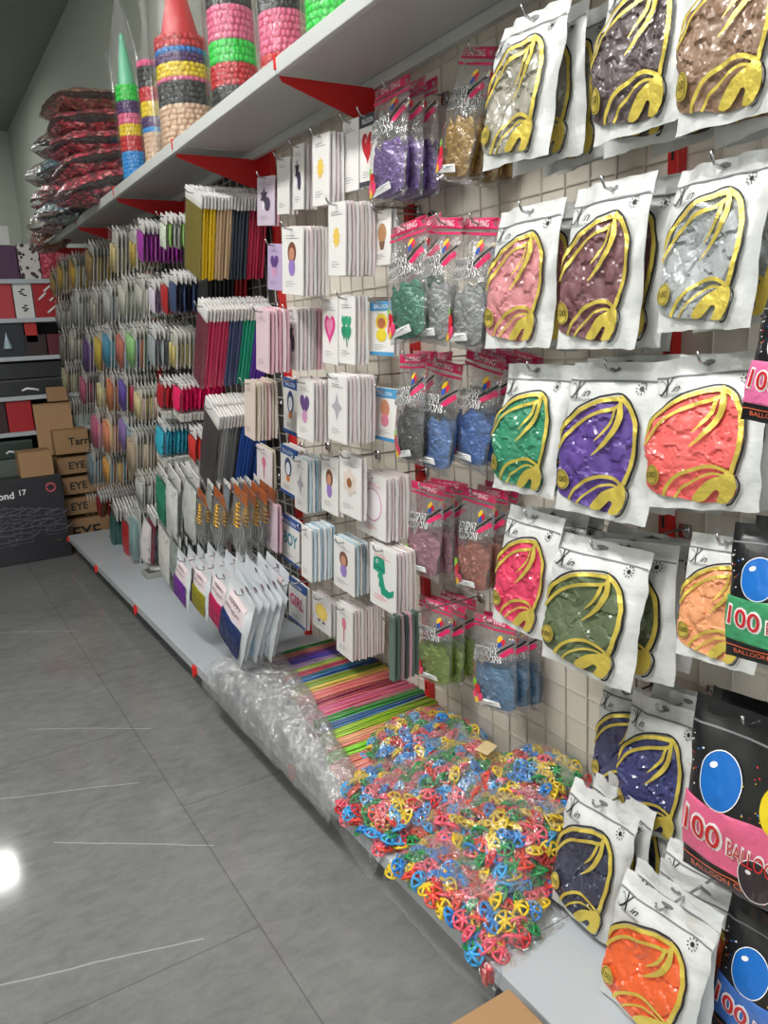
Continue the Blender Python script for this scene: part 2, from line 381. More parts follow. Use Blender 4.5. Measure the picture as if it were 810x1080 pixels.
def proto_shine(seed):
    """clear pouch of shiny balloons: pink header, outlined lettering, stripe, balloon cluster, white label"""
    s = Sheet(.138, .275, .026, seed, v0=.14, v1=.99, wr=.0048, fat=.5)
    fl = s.body(16, 30, .7)
    ins = Sheet(.138, .275, .024, seed, v0=.14, v1=.99, wr=.0048, fat=.5)
    s.curl = ins.curl = .006
    L = MB(); rp_ = random.Random(seed); poly = [(.08, .60 + rp_.uniform(-.04, .03)), (.22, .50 + rp_.uniform(-.05, .04)), (.38, .56 + rp_.uniform(-.06, .02)), (.52, .50 + rp_.uniform(-.05, .05)), (.68, .54 + rp_.uniform(-.06, .03)), (.82, .48 + rp_.uniform(-.03, .05)), (.93, .57), (.955, .75), (.90, .92), (.5, .965), (.12, .93), (.045, .75)]
    ins.patch(L, poly, .0040, -.0105, crease=.0075, cs=52)
    base = len(L.v); bk = [(x, .010 - .3 * y, z) for x, y, z in L.v]; L.add(bk, [f[::-1] for f in L.f[:]])
    h = MB(); s.patch(h, [(.004, .004), (.996, .004), (.996, .085), (.004, .085)], .012, .0012, smooth=False); s.ribbon(h, [(.004, .118), (.5, .124), (.996, .118)], .0026, .0014)
    ht = MB(); s.text(ht, 'SHINING', .5, .047, .072, .0026, height=.013)
    w = MB(); s.text(w, 'SHINING', .40, .345, .078, .0030, shear=.15, rot=.12, offset=.045, height=.021); s.text(w, 'BALLOONS', .46, .425, .092, .0032, shear=.15, rot=.12, offset=.05, height=.020)
    k = MB(); s.text(k, 'SHINING', .40, .345, .072, .0042, shear=.15, rot=.12, height=.017); s.text(k, 'BALLOONS', .46, .425, .085, .0044, shear=.15, rot=.12, height=.016)
    s.ribbon(k, [(.60, .375), (.80, .30), (.99, .215)], .0024, .0022)
    p = MB(); s.ribbon(p, [(.66, .41), (.82, .345), (.99, .27)], [.001, .006, .006], .0022)
    pc_ = MB(); s.patch(pc_, [(.02, .50), (.11, .50), (.07, .66), (.02, .74)], .02, .0016, smooth=False)
    c = {}
    spots = [(.72, .20, .0075, .010, 'yellow'), (.80, .225, .007, .010, 'red'), (.755, .25, .006, .009, 'blue'),
             (.10, .74, .010, .015, 'green'), (.17, .80, .011, .017, 'red'), (.09, .86, .010, .015, 'pink'), (.25, .88, .009, .014, 'pink'), (.15, .92, .008, .011, 'yellow')]
    out = [('pouch', fl.mesh('pouch', SILVERFILM, True), False, 'clear glossy pouch'), ('balloon_filling', L.mesh('balloon_filling', METALLIC, False), True, 'shiny crumpled balloons'),
           ('header_strip', h.mesh('header_strip', PINKINK), False, 'crimson pink header strip'), ('header_lettering', ht.mesh('header_lettering', WHITEINK), False, None),
           ('lettering_outline', w.mesh('lettering_outline', WHITEINK), False, None), ('lettering', k.mesh('lettering', BLACK), False, None),
           ('pink_stripe', p.mesh('pink_stripe', PINKINK), False, None), ('pink_corner', pc_.mesh('pink_corner', PINKINK), False, None)]
    cols = {'yellow': rgb(236, 190, 40), 'red': rgb(206, 30, 50), 'blue': rgb(40, 80, 170), 'green': rgb(130, 190, 60), 'pink': rgb(226, 66, 110)}
    for q_, (u, v, rx, ry, cn) in enumerate(spots):
        m = MB(); cc = cols[cn]; s.disc(m, u, v, rx, ry, .003 + .0006 * q_, n=14, rot=.3)
        out.append(('printed_balloon', m.mesh('printed_balloon', mat('pb_' + cn, cc, .4, coat=.3)), False, f'printed {cn} balloon motif'))
    lb = MB(); s.patch(lb, [(.12, .895), (.72, .865), (.73, .925), (.13, .955)], .02, .0040, smooth=False)
    lt = MB()
    for i in range(3): s.ribbon(lt, [(.17, .906 + .013 * i), (.66 - .1 * i, .882 + .013 * i)], .0006, .0050, sub=2)
    out.append(('label_sticker', lb.mesh('label_sticker', WHITEINK), False, 'white label sticker')); out.append(('label_print', lt.mesh('label_print', GREYINK), False, None))
    return out

def proto_hundred(seed):
    """black 100 BALLOONS bag with printed balloons, confetti and a clear coloured window"""
    s = Sheet(.225, .30, .026, seed, v0=.10, v1=.99, wr=.0035, fat=.35); s.curl = .008
    b = s.body(18, 26, .6)
    w = MB(); s.patch(w, [(.01, .535), (.3, .545), (.7, .53), (.99, .54), (.99, .87), (.55, .885), (.01, .86)], .006, .0010, crease=.0016, cs=30, smooth=False)
    bl = MB(); s.disc(bl, .36, .385, .040, .046, .003, n=28)
    ye = MB(); s.disc(ye, .86, .42, .038, .044, .0026, n=28)
    dk = MB(); s.disc(dk, .70, .845, .032, .036, .0042, n=28)
    hi = MB(); h2 = MB(); h3 = MB(); h4 = MB(); h5 = MB(); s.ribbon(hi, [(.36 + .180 * math.cos(a), .385 + .156 * math.sin(a)) for a in [i * PI / 14 for i in range(29)]], .0008, .0036, sub=1)
    s.ribbon(h2, [(.70 + .145 * math.cos(a), .845 + .122 * math.sin(a)) for a in [i * PI / 14 for i in range(29)]], .0008, .0048, sub=1)
    s.disc(h3, .29, .315, .008, .005, .0040, n=10, rot=-.5); s.disc(h4, .65, .80, .005, .004, .0056, n=10)
    s.ribbon(h5, [(.004, .14), (.5, .135), (.996, .14)], .0016, .0016)
    wt = MB(); s.text(wt, '100', .24, .69, .088, .0034, offset=.06, rot=-.12, height=.052); s.text(wt, 'BALLOONS', .72, .74, .118, .0034, offset=.06, rot=-.12, height=.036)
    rt = MB(); s.text(rt, '100', .24, .69, .078, .0052, offset=.01, rot=-.12, height=.043); s.text(rt, 'BALLOONS', .72, .74, .110, .0052, rot=-.12, height=.028)
    sm = MB(); s.text(sm, 'BALLOON CHEERS', .45, .945, .15, .0026, height=.010); s.ribbon(sm, [(.01, .905), (.5, .915), (.99, .905)], .0010, .0022)
    out = [('bag_body', b.mesh('bag_body', BLACKPOLY, True), False, None), ('balloon_window', w.mesh('balloon_window', WINDOW, True), True, 'clear window showing the balloons'),
           ('printed_balloon', bl.mesh('printed_balloon', mat('print_blue', rgb(14, 104, 190), .35, coat=.4)), False, 'printed blue balloon'),
           ('printed_balloon', ye.mesh('printed_balloon', mat('print_yellow', rgb(226, 200, 30), .35, coat=.4)), False, 'printed yellow balloon'),
           ('printed_balloon', dk.mesh('printed_balloon', mat('print_navy', rgb(18, 22, 44), .3, coat=.5)), False, 'printed dark navy balloon'),
           ('white_outline', hi.mesh('white_outline', WHITEINK), False, None), ('white_outline', h2.mesh('white_outline', WHITEINK), False, None), ('printed_glint', h3.mesh('printed_glint', WHITEINK), False, None), ('printed_glint', h4.mesh('printed_glint', WHITEINK), False, None), ('heat_seal', h5.mesh('heat_seal', GREYINK), False, None), ('lettering_outline', wt.mesh('lettering_outline', WHITEINK), False, None),
           ('red_lettering', rt.mesh('red_lettering', REDINK), False, None), ('small_lettering', sm.mesh('small_lettering', mat('print_orange', rgb(226, 110, 70), .5)), False, None)]
    rr = random.Random(seed)
    for nm, cc in (('white', rgb(230, 230, 230)), ('red', rgb(200, 50, 50)), ('yellow', rgb(220, 180, 50)), ('blue', rgb(60, 120, 200))):
        m = MB()
        for _ in range(12): s.disc(m, rr.choice([rr.uniform(.03, .18), rr.uniform(.5, .97)]), rr.uniform(.2, .52), rr.uniform(.001, .002), off=.0018, n=6)
        out.append(('confetti_dot', m.mesh('confetti_dot', mat('dot_' + nm, cc, .5)), False, None))
    return out
BLACKPOLY = mat('black_poly', rgb(22, 22, 24), .3, coat=.4, bump=.3, bscale=30)

# flat motifs for the foil balloon cards, in a unit square (x right, y up), as (kind, data, colour)
def ell(cx, cy, rx, ry, n=22, rot=0): return [(cx + rx * math.cos(a) * math.cos(rot) - ry * math.sin(a) * math.sin(rot), cy + rx * math.cos(a) * math.sin(rot) + ry * math.sin(a) * math.cos(rot)) for a in [2 * PI * i / n for i in range(n)]]
def heart(cx, cy, r): return [(cx + r * .062 * 16 * math.sin(t) ** 3, cy + r * .062 * (13 * math.cos(t) - 5 * math.cos(2 * t) - 2 * math.cos(3 * t) - math.cos(4 * t))) for t in [2 * PI * i / 28 for i in range(28)]]
def starp(cx, cy, r, k=.45, n=5): return [(cx + (r if i % 2 == 0 else r * k) * math.sin(PI * i / n), cy + (r if i % 2 == 0 else r * k) * math.cos(PI * i / n)) for i in range(2 * n)]
MOT = {
 'clover': [(heart(.34, .66, .2), (40, 150, 110)), (heart(.66, .66, .2), (50, 160, 120)), (heart(.34, .40, .2), (30, 135, 100)), (heart(.66, .40, .2), (40, 150, 110)), ([(.47, .38), (.53, .38), (.6, .05), (.54, .04)], (30, 130, 95))],
 'daisy': [(ell(.5 + .25 * math.sin(a), .55 + .25 * math.cos(a), .13, .13), (222, 206, 196)) for a in [2 * PI * i / 6 for i in range(6)]] + [(ell(.5, .55, .13, .13), (150, 96, 60))],
 'sun': [(starp(.5, .5, .26, .7, 9), (232, 196, 90))],
 'heartpink': [(heart(.5, .55, .42), (226, 60, 140)), (heart(.5, .58, .25), (240, 150, 190))],
 'heartred': [(heart(.5, .55, .42), (190, 40, 50)), (ell(.38, .68, .08, .06), (230, 150, 150))],
 'ring': [(ell(.5, .5, .4, .42, 30), (206, 150, 180)), (ell(.5, .5, .36, .38, 30), (238, 232, 236))],
 'dino': [([(.10, .60), (.12, .90), (.30, .98), (.58, .94), (.62, .62), (.50, .56), (.56, .40), (.62, .24), (.80, .20), (.98, .30), (.95, .12), (.74, .02), (.46, .04), (.40, .22), (.34, .20), (.36, .40), (.28, .46), (.34, .56)], (24, 150, 120)),
          ([(.14, .68), (.56, .64), (.57, .69), (.15, .73)], (14, 110, 90)), (ell(.28, .84, .05, .05), (240, 240, 240)), (ell(.29, .84, .025, .025), (20, 20, 20))],
 'ovalbrown': [(ell(.5, .66, .24, .26), (120, 70, 52)), (ell(.5, .30, .18, .22), (150, 120, 190)), (ell(.5, .62, .15, .16), (196, 140, 110))],
 'ovalyellow': [(ell(.5, .66, .30, .26), (226, 196, 60)), (ell(.5, .62, .2, .17), (176, 100, 60)), (ell(.5, .25, .26, .2), (220, 200, 40))],
 'ovalpeach': [(ell(.5, .66, .24, .28), (208, 140, 110)), (ell(.5, .28, .2, .2), (220, 130, 150))],
 'ovalpurple': [(heart(.5, .62, .34), (96, 66, 130)), (ell(.5, .28, .18, .18), (210, 150, 190))],
 'ovalblue': [(ell(.5, .6, .26, .34), (60, 80, 120)), (ell(.5, .55, .16, .22), (236, 236, 240)), (ell(.5, .2, .14, .1), (230, 130, 60))],
 'pinkstick': [(ell(.5, .72, .16, .2), (216, 120, 140)), ([(.46, .55), (.54, .55), (.53, .1), (.47, .1)], (190, 70, 90))],
 'ink': [(starp(.4, .62, .3, .5, 6), (50, 42, 60)), (ell(.64, .35, .2, .24), (70, 60, 84)), (ell(.36, .3, .1, .14), (226, 220, 228))],
 'yellowball': [(starp(.5, .55, .42, .86, 9), (236, 200, 90)), (ell(.5, .57, .3, .3), (244, 216, 110)), (ell(.36, .08, .1, .06), (40, 40, 40)), (ell(.66, .08, .1, .06), (40, 40, 40))],
 'goldcup': [(ell(.5, .6, .3, .3), (176, 130, 90)), ([(.3, .35), (.7, .35), (.6, .1), (.4, .1)], (120, 84, 60))],
 'silver': [(starp(.5, .5, .36, .45, 4), (170, 168, 176))],
 'GIRL': 'GIRL', 'BOY': 'BOY',
}
def proto_card(motif, header=None, w=.115, h=.185, t=.0055, tint=None, scale=.62, my=.47, pink_text=False):
    mb = MB(); mb.bbox(-w / 2, w / 2, 0, t, -h, 0, .0016)
    out = [('card', mb.mesh('card', CARDCOL if tint else CARD, False), bool(tint), None)]
    y = -.0006
    if header:
        hb = MB(); hb.bbox(-w / 2 - .0005, w / 2 + .0005, -.0012, t + .0008, -h * .17, .001, .001); 
        out.append(('header', hb.mesh('header', mat('header_' + header, {'blue': rgb(44, 84, 150), 'sky': rgb(70, 150, 200), 'dark': rgb(60, 62, 74)}[header], .4, coat=.3)), False, f'{header} header strip'))
        fb = MB(); fb.box(-w / 2 - .0005, w / 2 + .0005, -.0012, 0, -h, -h * .93); out.append(('footer', fb.mesh('footer', MATS['header_' + header]), False, None))
        tx = MB(); vs, fs, (x0, x1, y0, y1) = text2d('BALLOON'); k = w * .62 / (x1 - x0); tx.add([((a - (x0 + x1) / 2) * k, -.0018, (b - (y0 + y1) / 2) * k * 1.2 - h * .09) for a, b in vs], fs)
        out.append(('header_lettering', tx.mesh('header_lettering', WHITEINK), False, None))
    hole = MB(); hole.lathe([(.0001, 0), (.0032, 0)], 12); hv = [(x, -.0011 if header else -.0007, yy - .008) for x, yy, zz in hole.v]; 
    out.append(('hang_hole', MB().add(hv, hole.f).mesh('hang_hole', BLACK), False, None))
    if motif in ('GIRL', 'BOY'):
        tx = MB(); vs, fs, (x0, x1, y0, y1) = text2d(motif, 0, .03); k = w * .8 / (x1 - x0); tx.add([((a - (x0 + x1) / 2) * k, y, (b - (y0 + y1) / 2) * k * 1.5 - h * .47) for a, b in vs], fs)
        out.append(('word_print', tx.mesh('word_print', mat('word_' + motif, rgb(214, 60, 120) if motif == 'GIRL' else rgb(40, 130, 150), .4)), False, f'printed word {motif}'))
    elif motif:
        S = w * scale; 
        for i, (poly, cc) in enumerate(MOT[motif]):
            pts = [Vector((a, b)) for a, b in poly]; vv, _, ff, *_ = geometry.delaunay_2d_cdt(pts, [], [list(range(len(pts)))], 1, 1e-6)
            m = MB(); m.add([((p.x - .5) * S, y - .0003 * (i + 1), (p.y - .5) * S * 1.15 - h * my) for p in vv], [list(f) for f in ff])
            out.append(('balloon_print', m.mesh('balloon_print', mat('ink_%d_%d_%d' % cc, rgb(*cc), .4, coat=.2)), False, None))
    tx = MB()
    for (a, b, zz) in ((-.30, .12, .13), (-.30, .30, .165), (-.30, .05, .80), (-.30, .18, .835), (-.30, .0, .87)):
        if header and zz < .2: continue
        tx.box(a * w, b * w, y - .0004, y, -zz * h - .0012, -zz * h)
    out.append(('small_print', tx.mesh('small_print', PINKINK if pink_text else GREYINK), False, None))
    return out
def proto_back_card(w=.115, h=.185, t=.0080, seed=0):
    r = random.Random(seed); mb = MB(); nx, nz = 3, 8; vs = []
    for side in (0, 1):
        for j in range(nz + 1):
            for i in range(nx + 1):
                n_ = noise.noise(Vector((i * .7, j * .55, seed * 4.1 + 1))) * .0022
                vs.append(((i / nx - .5) * w, side * t * (.75 + .25 * math.sin(PI * j / nz)) + n_, -h * j / nz))
    W = nx + 1; o = W * (nz + 1); fs = []
    for j in range(nz):
        for i in range(nx):
            a = j * W + i; fs.append((a, a + W, a + W + 1, a + 1)); fs.append((o + a, o + a + 1, o + a + W + 1, o + a + W))
    for j in range(nz):
        a = j * W; fs.append((a, o + a, o + a + W, a + W)); a += nx; fs.append((a, a + W, o + a + W, o + a))
    for i in range(nx): fs.append((i, i + 1, o + i + 1, o + i)); a = nz * W + i; fs.append((a, o + a, o + a + 1, a + 1))
    mb.add(vs, fs); return mb
def proto_curtain(seed, w=.17, h=.30, t=.010, header=.045):
    """foil fringe curtain pack: folded white header card over a bundle of tinsel strips in a clear sleeve"""
    r = random.Random(seed); hb = MB(); hb.bbox(-w / 2, w / 2, -.001, t * .55, -header, 0, .0015)
    st = MB(); n = 22
    for i in range(n):
        x = (-.5 + (i + .5) / n) * w * .94; d = t * .5 * (.8 + .5 * r.random()); bw = w * .94 / n * .62; x1 = x + r.uniform(-.004, .004); zb = -h * r.uniform(.955, .985); bulge = r.uniform(.8, 1.25)
        vs = []
        for z, sc in ((-header * .8, .55), (-h * .3, 1.0 * bulge), (-h * .65, 1.05 * bulge), (zb, .8)):
            xx = x + (x1 - x) * (-z / h)
            vs += [(xx - bw, t * .3, z), (xx, t * .3 - d * sc, z), (xx + bw, t * .3, z), (xx, t * .3 + d * sc, z)]
        fs = [(a * 4 + k, a * 4 + (k + 1) % 4, a * 4 + 4 + (k + 1) % 4, a * 4 + 4 + k) for a in range(3) for k in range(4)] + [(12, 13, 14, 15)]
        st.add(vs, fs)
    fl = MB(); fl.bbox(-w / 2, w / 2, -t * .32, t * .9, -h, -header * .6, .003)
    tab = MB(); tab.box(-.012, .012, 0, .001, 0, .012)
    hb.add(tab.v, tab.f)
    return [('header_card', hb.mesh('header_card', CARD), False, 'white header card'), ('tinsel', st.mesh('tinsel', TINSEL), True, 'bundle of shiny tinsel strips'), ('sleeve', fl.mesh('sleeve', FILM), False, 'clear sleeve')]
def proto_rods(seed, w=.09, h=.15, nrod=5, top=.2, bot=.85, thick=.005, tint=True):
    """slim carded pack: thin backing card with a row of coloured sticks under clear film"""
    r = random.Random(seed); cb = MB(); cb.bbox(-w / 2, w / 2, 0, .0016, -h, 0, .0006)
    rd = MB()
    for i in range(nrod):
        x = (-.5 + (i + .5) / nrod) * w * .88; rr = min(thick, w * .42 / nrod)
        rd.tube([(x, -rr, -h * top), (x + r.uniform(-.001, .001), -rr, -h * bot)], rr, 6)
    fl = MB(); fl.bbox(-w * .48, w * .48, -thick * 2.1, 0, -h * .95, -h * .12, .002)
    return [('backing_card', cb.mesh('backing_card', CARDCOL2), False, None), ('coloured_stick', rd.mesh('coloured_stick', PRINT, True), True, None), ('blister', fl.mesh('blister', FILM), False, 'clear film front')]
CARDCOL2 = mat('kraft_white_card', rgb(214, 212, 204), .5, coat=.3)
def proto_sachet(seed, w=.1, h=.17, t=.012, head=.22, foot=0.0):
    """small clear sachet: pale header and a coloured lump inside"""
    s = Sheet(w, h, t, seed, v0=head - .04, v1=.99, wr=.002, fat=.5)
    fl = s.body(8, 14, .8)
    L = MB(); s.patch(L, [(.06, head + .03), (.94, head + .02), (.95, .93 - foot), (.06, .95 - foot)], .008, -.0015, crease=.003, cs=70, smooth=False)
    L.add([(x, abs(y) * .7, z) for x, y, z in L.v], [f[::-1] for f in L.f[:]])
    hd = MB(); hd.bbox(-w / 2, w / 2, -.0018, .0014, -h * head, .002, .0008)
    ft = [('footer_card', MB().bbox(-w / 2, w / 2, -t * .35, t * .3, -h, -h * (1 - foot), .0008).mesh('footer_card', CARDCOL2), False, None)] if foot else []
    return ft + [('sachet_film', fl.mesh('sachet_film', FILM, True), False, None), ('filling', L.mesh('filling', METALLIC2, True), True, None), ('header_card', hd.mesh('header_card', CARD), False, None)]
METALLIC2 = mat('soft_filling', rough=.4, coat=.3, objcol=True, bump=.4, bscale=90)

# ------------------------------------------------------------------ the room
def floor_mat():
    m = bpy.data.materials.new('grey_stone_tile'); m.use_nodes = True; nt = m.node_tree; L = nt.links; N = nt.nodes.new
    p = nt.nodes['Principled BSDF']; tc = N('ShaderNodeTexCoord')
    def math_(op, a, b=None, clamp=False):
        n = N('ShaderNodeMath'); n.operation = op; n.use_clamp = clamp
        for i, v in enumerate((a, b)):
            if v is None: continue
            if isinstance(v, (int, float)): n.inputs[i].default_value = v
            else: L.new(v, n.inputs[i])
        return n.outputs[0]
    def nz(scale, detail, sx, sy, rot, dist=.3, rough=.6):
        mp = N('ShaderNodeMapping'); mp.inputs['Scale'].default_value = (sx, sy, 1); mp.inputs['Rotation'].default_value = (0, 0, rot); L.new(tc.outputs['Object'], mp.inputs['Vector'])
        n = N('ShaderNodeTexNoise'); n.inputs['Scale'].default_value = scale; n.inputs['Detail'].default_value = detail; n.inputs['Distortion'].default_value = dist; n.inputs['Roughness'].default_value = rough
        L.new(mp.outputs[0], n.inputs['Vector']); return n.outputs['Fac']
    base = math_('ADD', math_('MULTIPLY', nz(2.0, 8, 1, 1, 0), .45), math_('MULTIPLY', nz(14, 10, 1, 1.9, .55, .5, .75), .55))
    r = N('ShaderNodeValToRGB'); r.color_ramp.elements[0].position = .36; r.color_ramp.elements[0].color = rgb(106, 107, 107); r.color_ramp.elements[1].position = .62; r.color_ramp.elements[1].color = rgb(132, 132, 130)
    L.new(base, r.inputs['Fac'])
    # straight pale veins printed in the tiles: segments (x0, y0, x1, y1)
    sep = N('ShaderNodeSeparateXYZ'); L.new(tc.outputs['Object'], sep.inputs[0]); vein = None
    wob = math_('MULTIPLY', math_('SUBTRACT', nz(5, 3, 1, 1, 0), .5), .02)
    for x0, y0, x1, y1 in ((-1.136, 2.211, -.763, 1.922), (-1.101, 3.006, -.717, 2.724), (-1.33, 1.73, -.90, 1.60), (-1.24, 4.35, -.75, 4.0), (-1.35, 2.60, -.85, 2.38), (-1.9, 2.2, -1.45, 1.9)):
        dx, dy = x1 - x0, y1 - y0; Ln = math.hypot(dx, dy); dx, dy = dx / Ln, dy / Ln
        X = math_('SUBTRACT', sep.outputs[0], x0); Y = math_('SUBTRACT', sep.outputs[1], y0)
        t = math_('ADD', math_('MULTIPLY', X, dx), math_('MULTIPLY', Y, dy)); d = math_('ABSOLUTE', math_('ADD', math_('ADD', math_('MULTIPLY', X, -dy), math_('MULTIPLY', Y, dx)), wob))
        on = math_('MULTIPLY', math_('MULTIPLY', math_('GREATER_THAN', t, 0.0), math_('LESS_THAN', t, Ln)), math_('SUBTRACT', 1.0, math_('DIVIDE', d, .0032), True))
        vein = on if vein is None else math_('MAXIMUM', vein, on)
    vein = math_('MULTIPLY', vein, .55)
    mx = N('ShaderNodeMix'); mx.data_type = 'RGBA'; mx.inputs['B'].default_value = rgb(206, 207, 206); L.new(vein, mx.inputs['Factor']); L.new(r.outputs['Color'], mx.inputs['A'])
    br = N('ShaderNodeTexBrick'); br.offset = .5; br.inputs['Scale'].default_value = 1.0; br.inputs['Mortar Size'].default_value = .0022; br.inputs['Brick Width'].default_value = 1.2; br.inputs['Row Height'].default_value = .6
    br.inputs['Color1'].default_value = (1, 1, 1, 1); br.inputs['Color2'].default_value = (.95, .95, .95, 1); br.inputs['Mortar'].default_value = (.66, .66, .66, 1); br.inputs['Mortar Smooth'].default_value = .2
    mp5 = N('ShaderNodeMapping'); mp5.inputs['Rotation'].default_value = (0, 0, PI / 2); mp5.inputs['Location'].default_value = (-.24, .175, 0); L.new(tc.outputs['Object'], mp5.inputs['Vector']); L.new(mp5.outputs[0], br.inputs['Vector'])
    mu = N('ShaderNodeMix'); mu.data_type = 'RGBA'; mu.blend_type = 'MULTIPLY'; mu.inputs['Factor'].default_value = 1; L.new(mx.outputs['Result'], mu.inputs['A']); L.new(br.outputs['Color'], mu.inputs['B'])
    L.new(mu.outputs['Result'], p.inputs['Base Color'])
    p.inputs['Roughness'].default_value = .085; p.inputs['Specular IOR Level'].default_value = .35
    return m
WALLM = mat('wall_paint', rgb(188, 192, 180), .8, bump=.12, bscale=6)
CEILM = mat('ceiling_paint', rgb(150, 156, 146), .85)
XW, YF, ZC, XL, YB = .07, 9.6, 3.68, -4.6, -3.2
struct('floor', MB().box(XL, XW, YB, YF, -.1, 0), floor_mat())
struct('wall_right', MB().box(XW, XW + .15, YB, YF, 0, ZC), WALLM)
struct('wall_far', MB().box(XL, XW + .15, YF, YF + .15, 0, ZC), WALLM)
struct('unseen_wall_left', MB().box(XL - .15, XL, YB, YF + .15, 0, ZC), WALLM)  # unseen wall, added to keep daylight off the far end
struct('ceiling', MB().box(XL - .15, XW + .15, YB, YF + .15, ZC, ZC + .12), CEILM)

LAMP = mat('lamp_diffuser', (1, 1, .98, 1), .5, emit=25.0)
LAMPBODY = mat('lamp_housing', rgb(230, 230, 230), .5)
lampspots = [(-1.9, .3), (-1.9, 2.3), (-3.4, 1.2), (-1.22, 7.9)]
for i, (x, y) in enumerate(lampspots):
    r = empty('ceiling_lamp', (x, y, ZC))
    hl = .62 if i < 3 else .22
    link('housing', MB().bbox(-.16, .16, -hl, hl, -.05, 0, .006).mesh('housing', LAMPBODY), r)
    link('diffuser', MB().bbox(-.13, .13, -hl + .03, hl - .03, -.056, -.049, .002).mesh('diffuser', LAMP), r)
    tag(r, ['white ceiling lamp over the near end of the aisle', 'white ceiling lamp over the middle of the aisle', 'white ceiling lamp over the next aisle', 'white ceiling lamp past the far shelving, mirrored in the floor'][i], 'ceiling lamp', 'ceiling lamps')

# ------------------------------------------------------------------ the wall display: panels, uprights, shelves
BAYS = [.13 + .9 * k for k in range(7)]
SHZ = .158
BAYN = ['below the stacked white balloon bags', 'carrying the heaped cup bags', 'carrying the coloured balloon sticks', 'below the four colourful tinsel pouches', 'below the turquoise and red packs', 'at the far dark end']
for k in range(6):
    y0, y1 = BAYS[k] + .0015, BAYS[k + 1] - .0015
    r = empty('back_panel', (0, y0, 0))
    link('panel', MB().box(.004, .03, 0, y1 - y0, SHZ - .02, 2.10).mesh('panel', CREAM if k < 3 else SHADEPANEL), r)
    g = MB()
    n = 12
    for i in range(n + 1): g.box(-.0005, .0035, i * .0735 + .006, i * .0735 + .0095, SHZ, 2.08)
    for j in range(26): g.box(.0005, .004, .003, y1 - y0 - .003, SHZ + .02 + j * .074, SHZ + .0235 + j * .074)
    link('wire_grid', g.mesh('wire_grid', GRIDWIRE), r)
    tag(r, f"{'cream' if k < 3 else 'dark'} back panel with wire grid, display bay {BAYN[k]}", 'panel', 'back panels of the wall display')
    r = empty('base_shelf', (-.5, y0, SHZ))
    link('shelf_board', MB().bbox(0, .499, 0, y1 - y0, -.04, 0, .003).mesh('shelf_board', SHELFGREY), r)
    link('kick_plate', MB().box(.085, .10, .002, y1 - y0 - .002, -SHZ, -.041).mesh('kick_plate', mat('kick_grey', rgb(110, 112, 114), .5)), r)
    cl = MB().bbox(-.010, .014, -.017, .017, -.040, -.008, .003); cl.bbox(-.013, -.006, -.008, .008, -.052, -.012, .002)
    link('end_clip', cl.mesh('end_clip', REDCLIP), r)['label'] = 'red plastic clip'
    if k == 5:
        link('end_clip', MB().bbox(-.010, .014, y1 - y0 - .02, y1 - y0 + .012, -.04, -.008, .003).mesh('end_clip', REDCLIP), r)['label'] = 'red plastic clip'
    tag(r, f"grey metal base shelf {BAYN[k]}", 'shelf', 'base shelves of the wall display')
TOPN = ['above the top row of white balloon bags', 'above the gold foil pouches', 'above the white card packs', 'under the tall layered bags', 'under the reddish bags, near half', 'at the far end under the heaped reddish bags']
for k in range(6):
    y0, y1 = BAYS[k] + .09, BAYS[k + 1] + .087
    r = empty('top_shelf', (-.345, y0, 2.037))
    L = y1 - y0
    mb = MB().bbox(0, .33, 0, L, .024, .040, .002); mb.bbox(-.002, .016, 0, L, 0, .040, .003); 
    link('shelf_board', mb.mesh('shelf_board', TOPGREY), r)
    link('rear_rail', MB().bbox(.288, .31, .001, L - .001, -.006, .023, .002).mesh('rear_rail', TOPGREY), r)
    link('red_stop', MB().bbox(-.004, .004, -.006, .006, .012, .046, .001).mesh('red_stop', REDCLIP), r)
    tag(r, f"light grey top shelf {TOPN[k]}", 'shelf', 'top shelves of the wall display')
for k in range(7):
    y = BAYS[k]
    r = empty('shelf_upright', (0, y, 0))
    link('post', MB().bbox(-.022, .003, -.012, .012, .0, 2.14, .002).mesh('post', REDMETAL), r)
    sl = MB()
    for j in range(36): sl.box(-.0228, -.0218, -.003, .003, .25 + .05 * j, .275 + .05 * j)
    link('slot', sl.mesh('slot', BLACK), r)
    tag(r, f"red slotted upright {['at the near edge', 'beside the nearest white balloon bags', 'behind the white card packs', 'behind the foil curtain packs', 'behind the wavy purple packs', 'behind the gold candle packs', 'at the far end of the display'][k]}", 'upright', 'red uprights')
    y += .09
    mb = MB(); prof = [(-.338, 2.036), (-.024, 2.036), (-.024, 1.935), (-.06, 1.935), (-.33, 2.022)]
    vs = [(x, y - .0015 + d, z) for d in (0, .003) for x, z in prof]; n = len(prof)
    mb.add(vs, [tuple(range(n)), tuple(range(2 * n - 1, n - 1, -1))] + [(i, n + i, n + (i + 1) % n, (i + 1) % n) for i in range(n)])
    mb.box(-.024, -.02, y - .09, y + .002, 1.935, 2.036)
    r = link('shelf_bracket', mb.mesh('shelf_bracket', REDMETAL))
    tag(r, f"red tapered bracket under the top shelf {['at the near edge', 'above the white balloon bags', 'above the lavender pouch', 'above the gold foil curtain', 'above the wavy purple packs', 'above the gold candle packs', 'at the far end'][k]}", 'bracket', 'red shelf brackets')

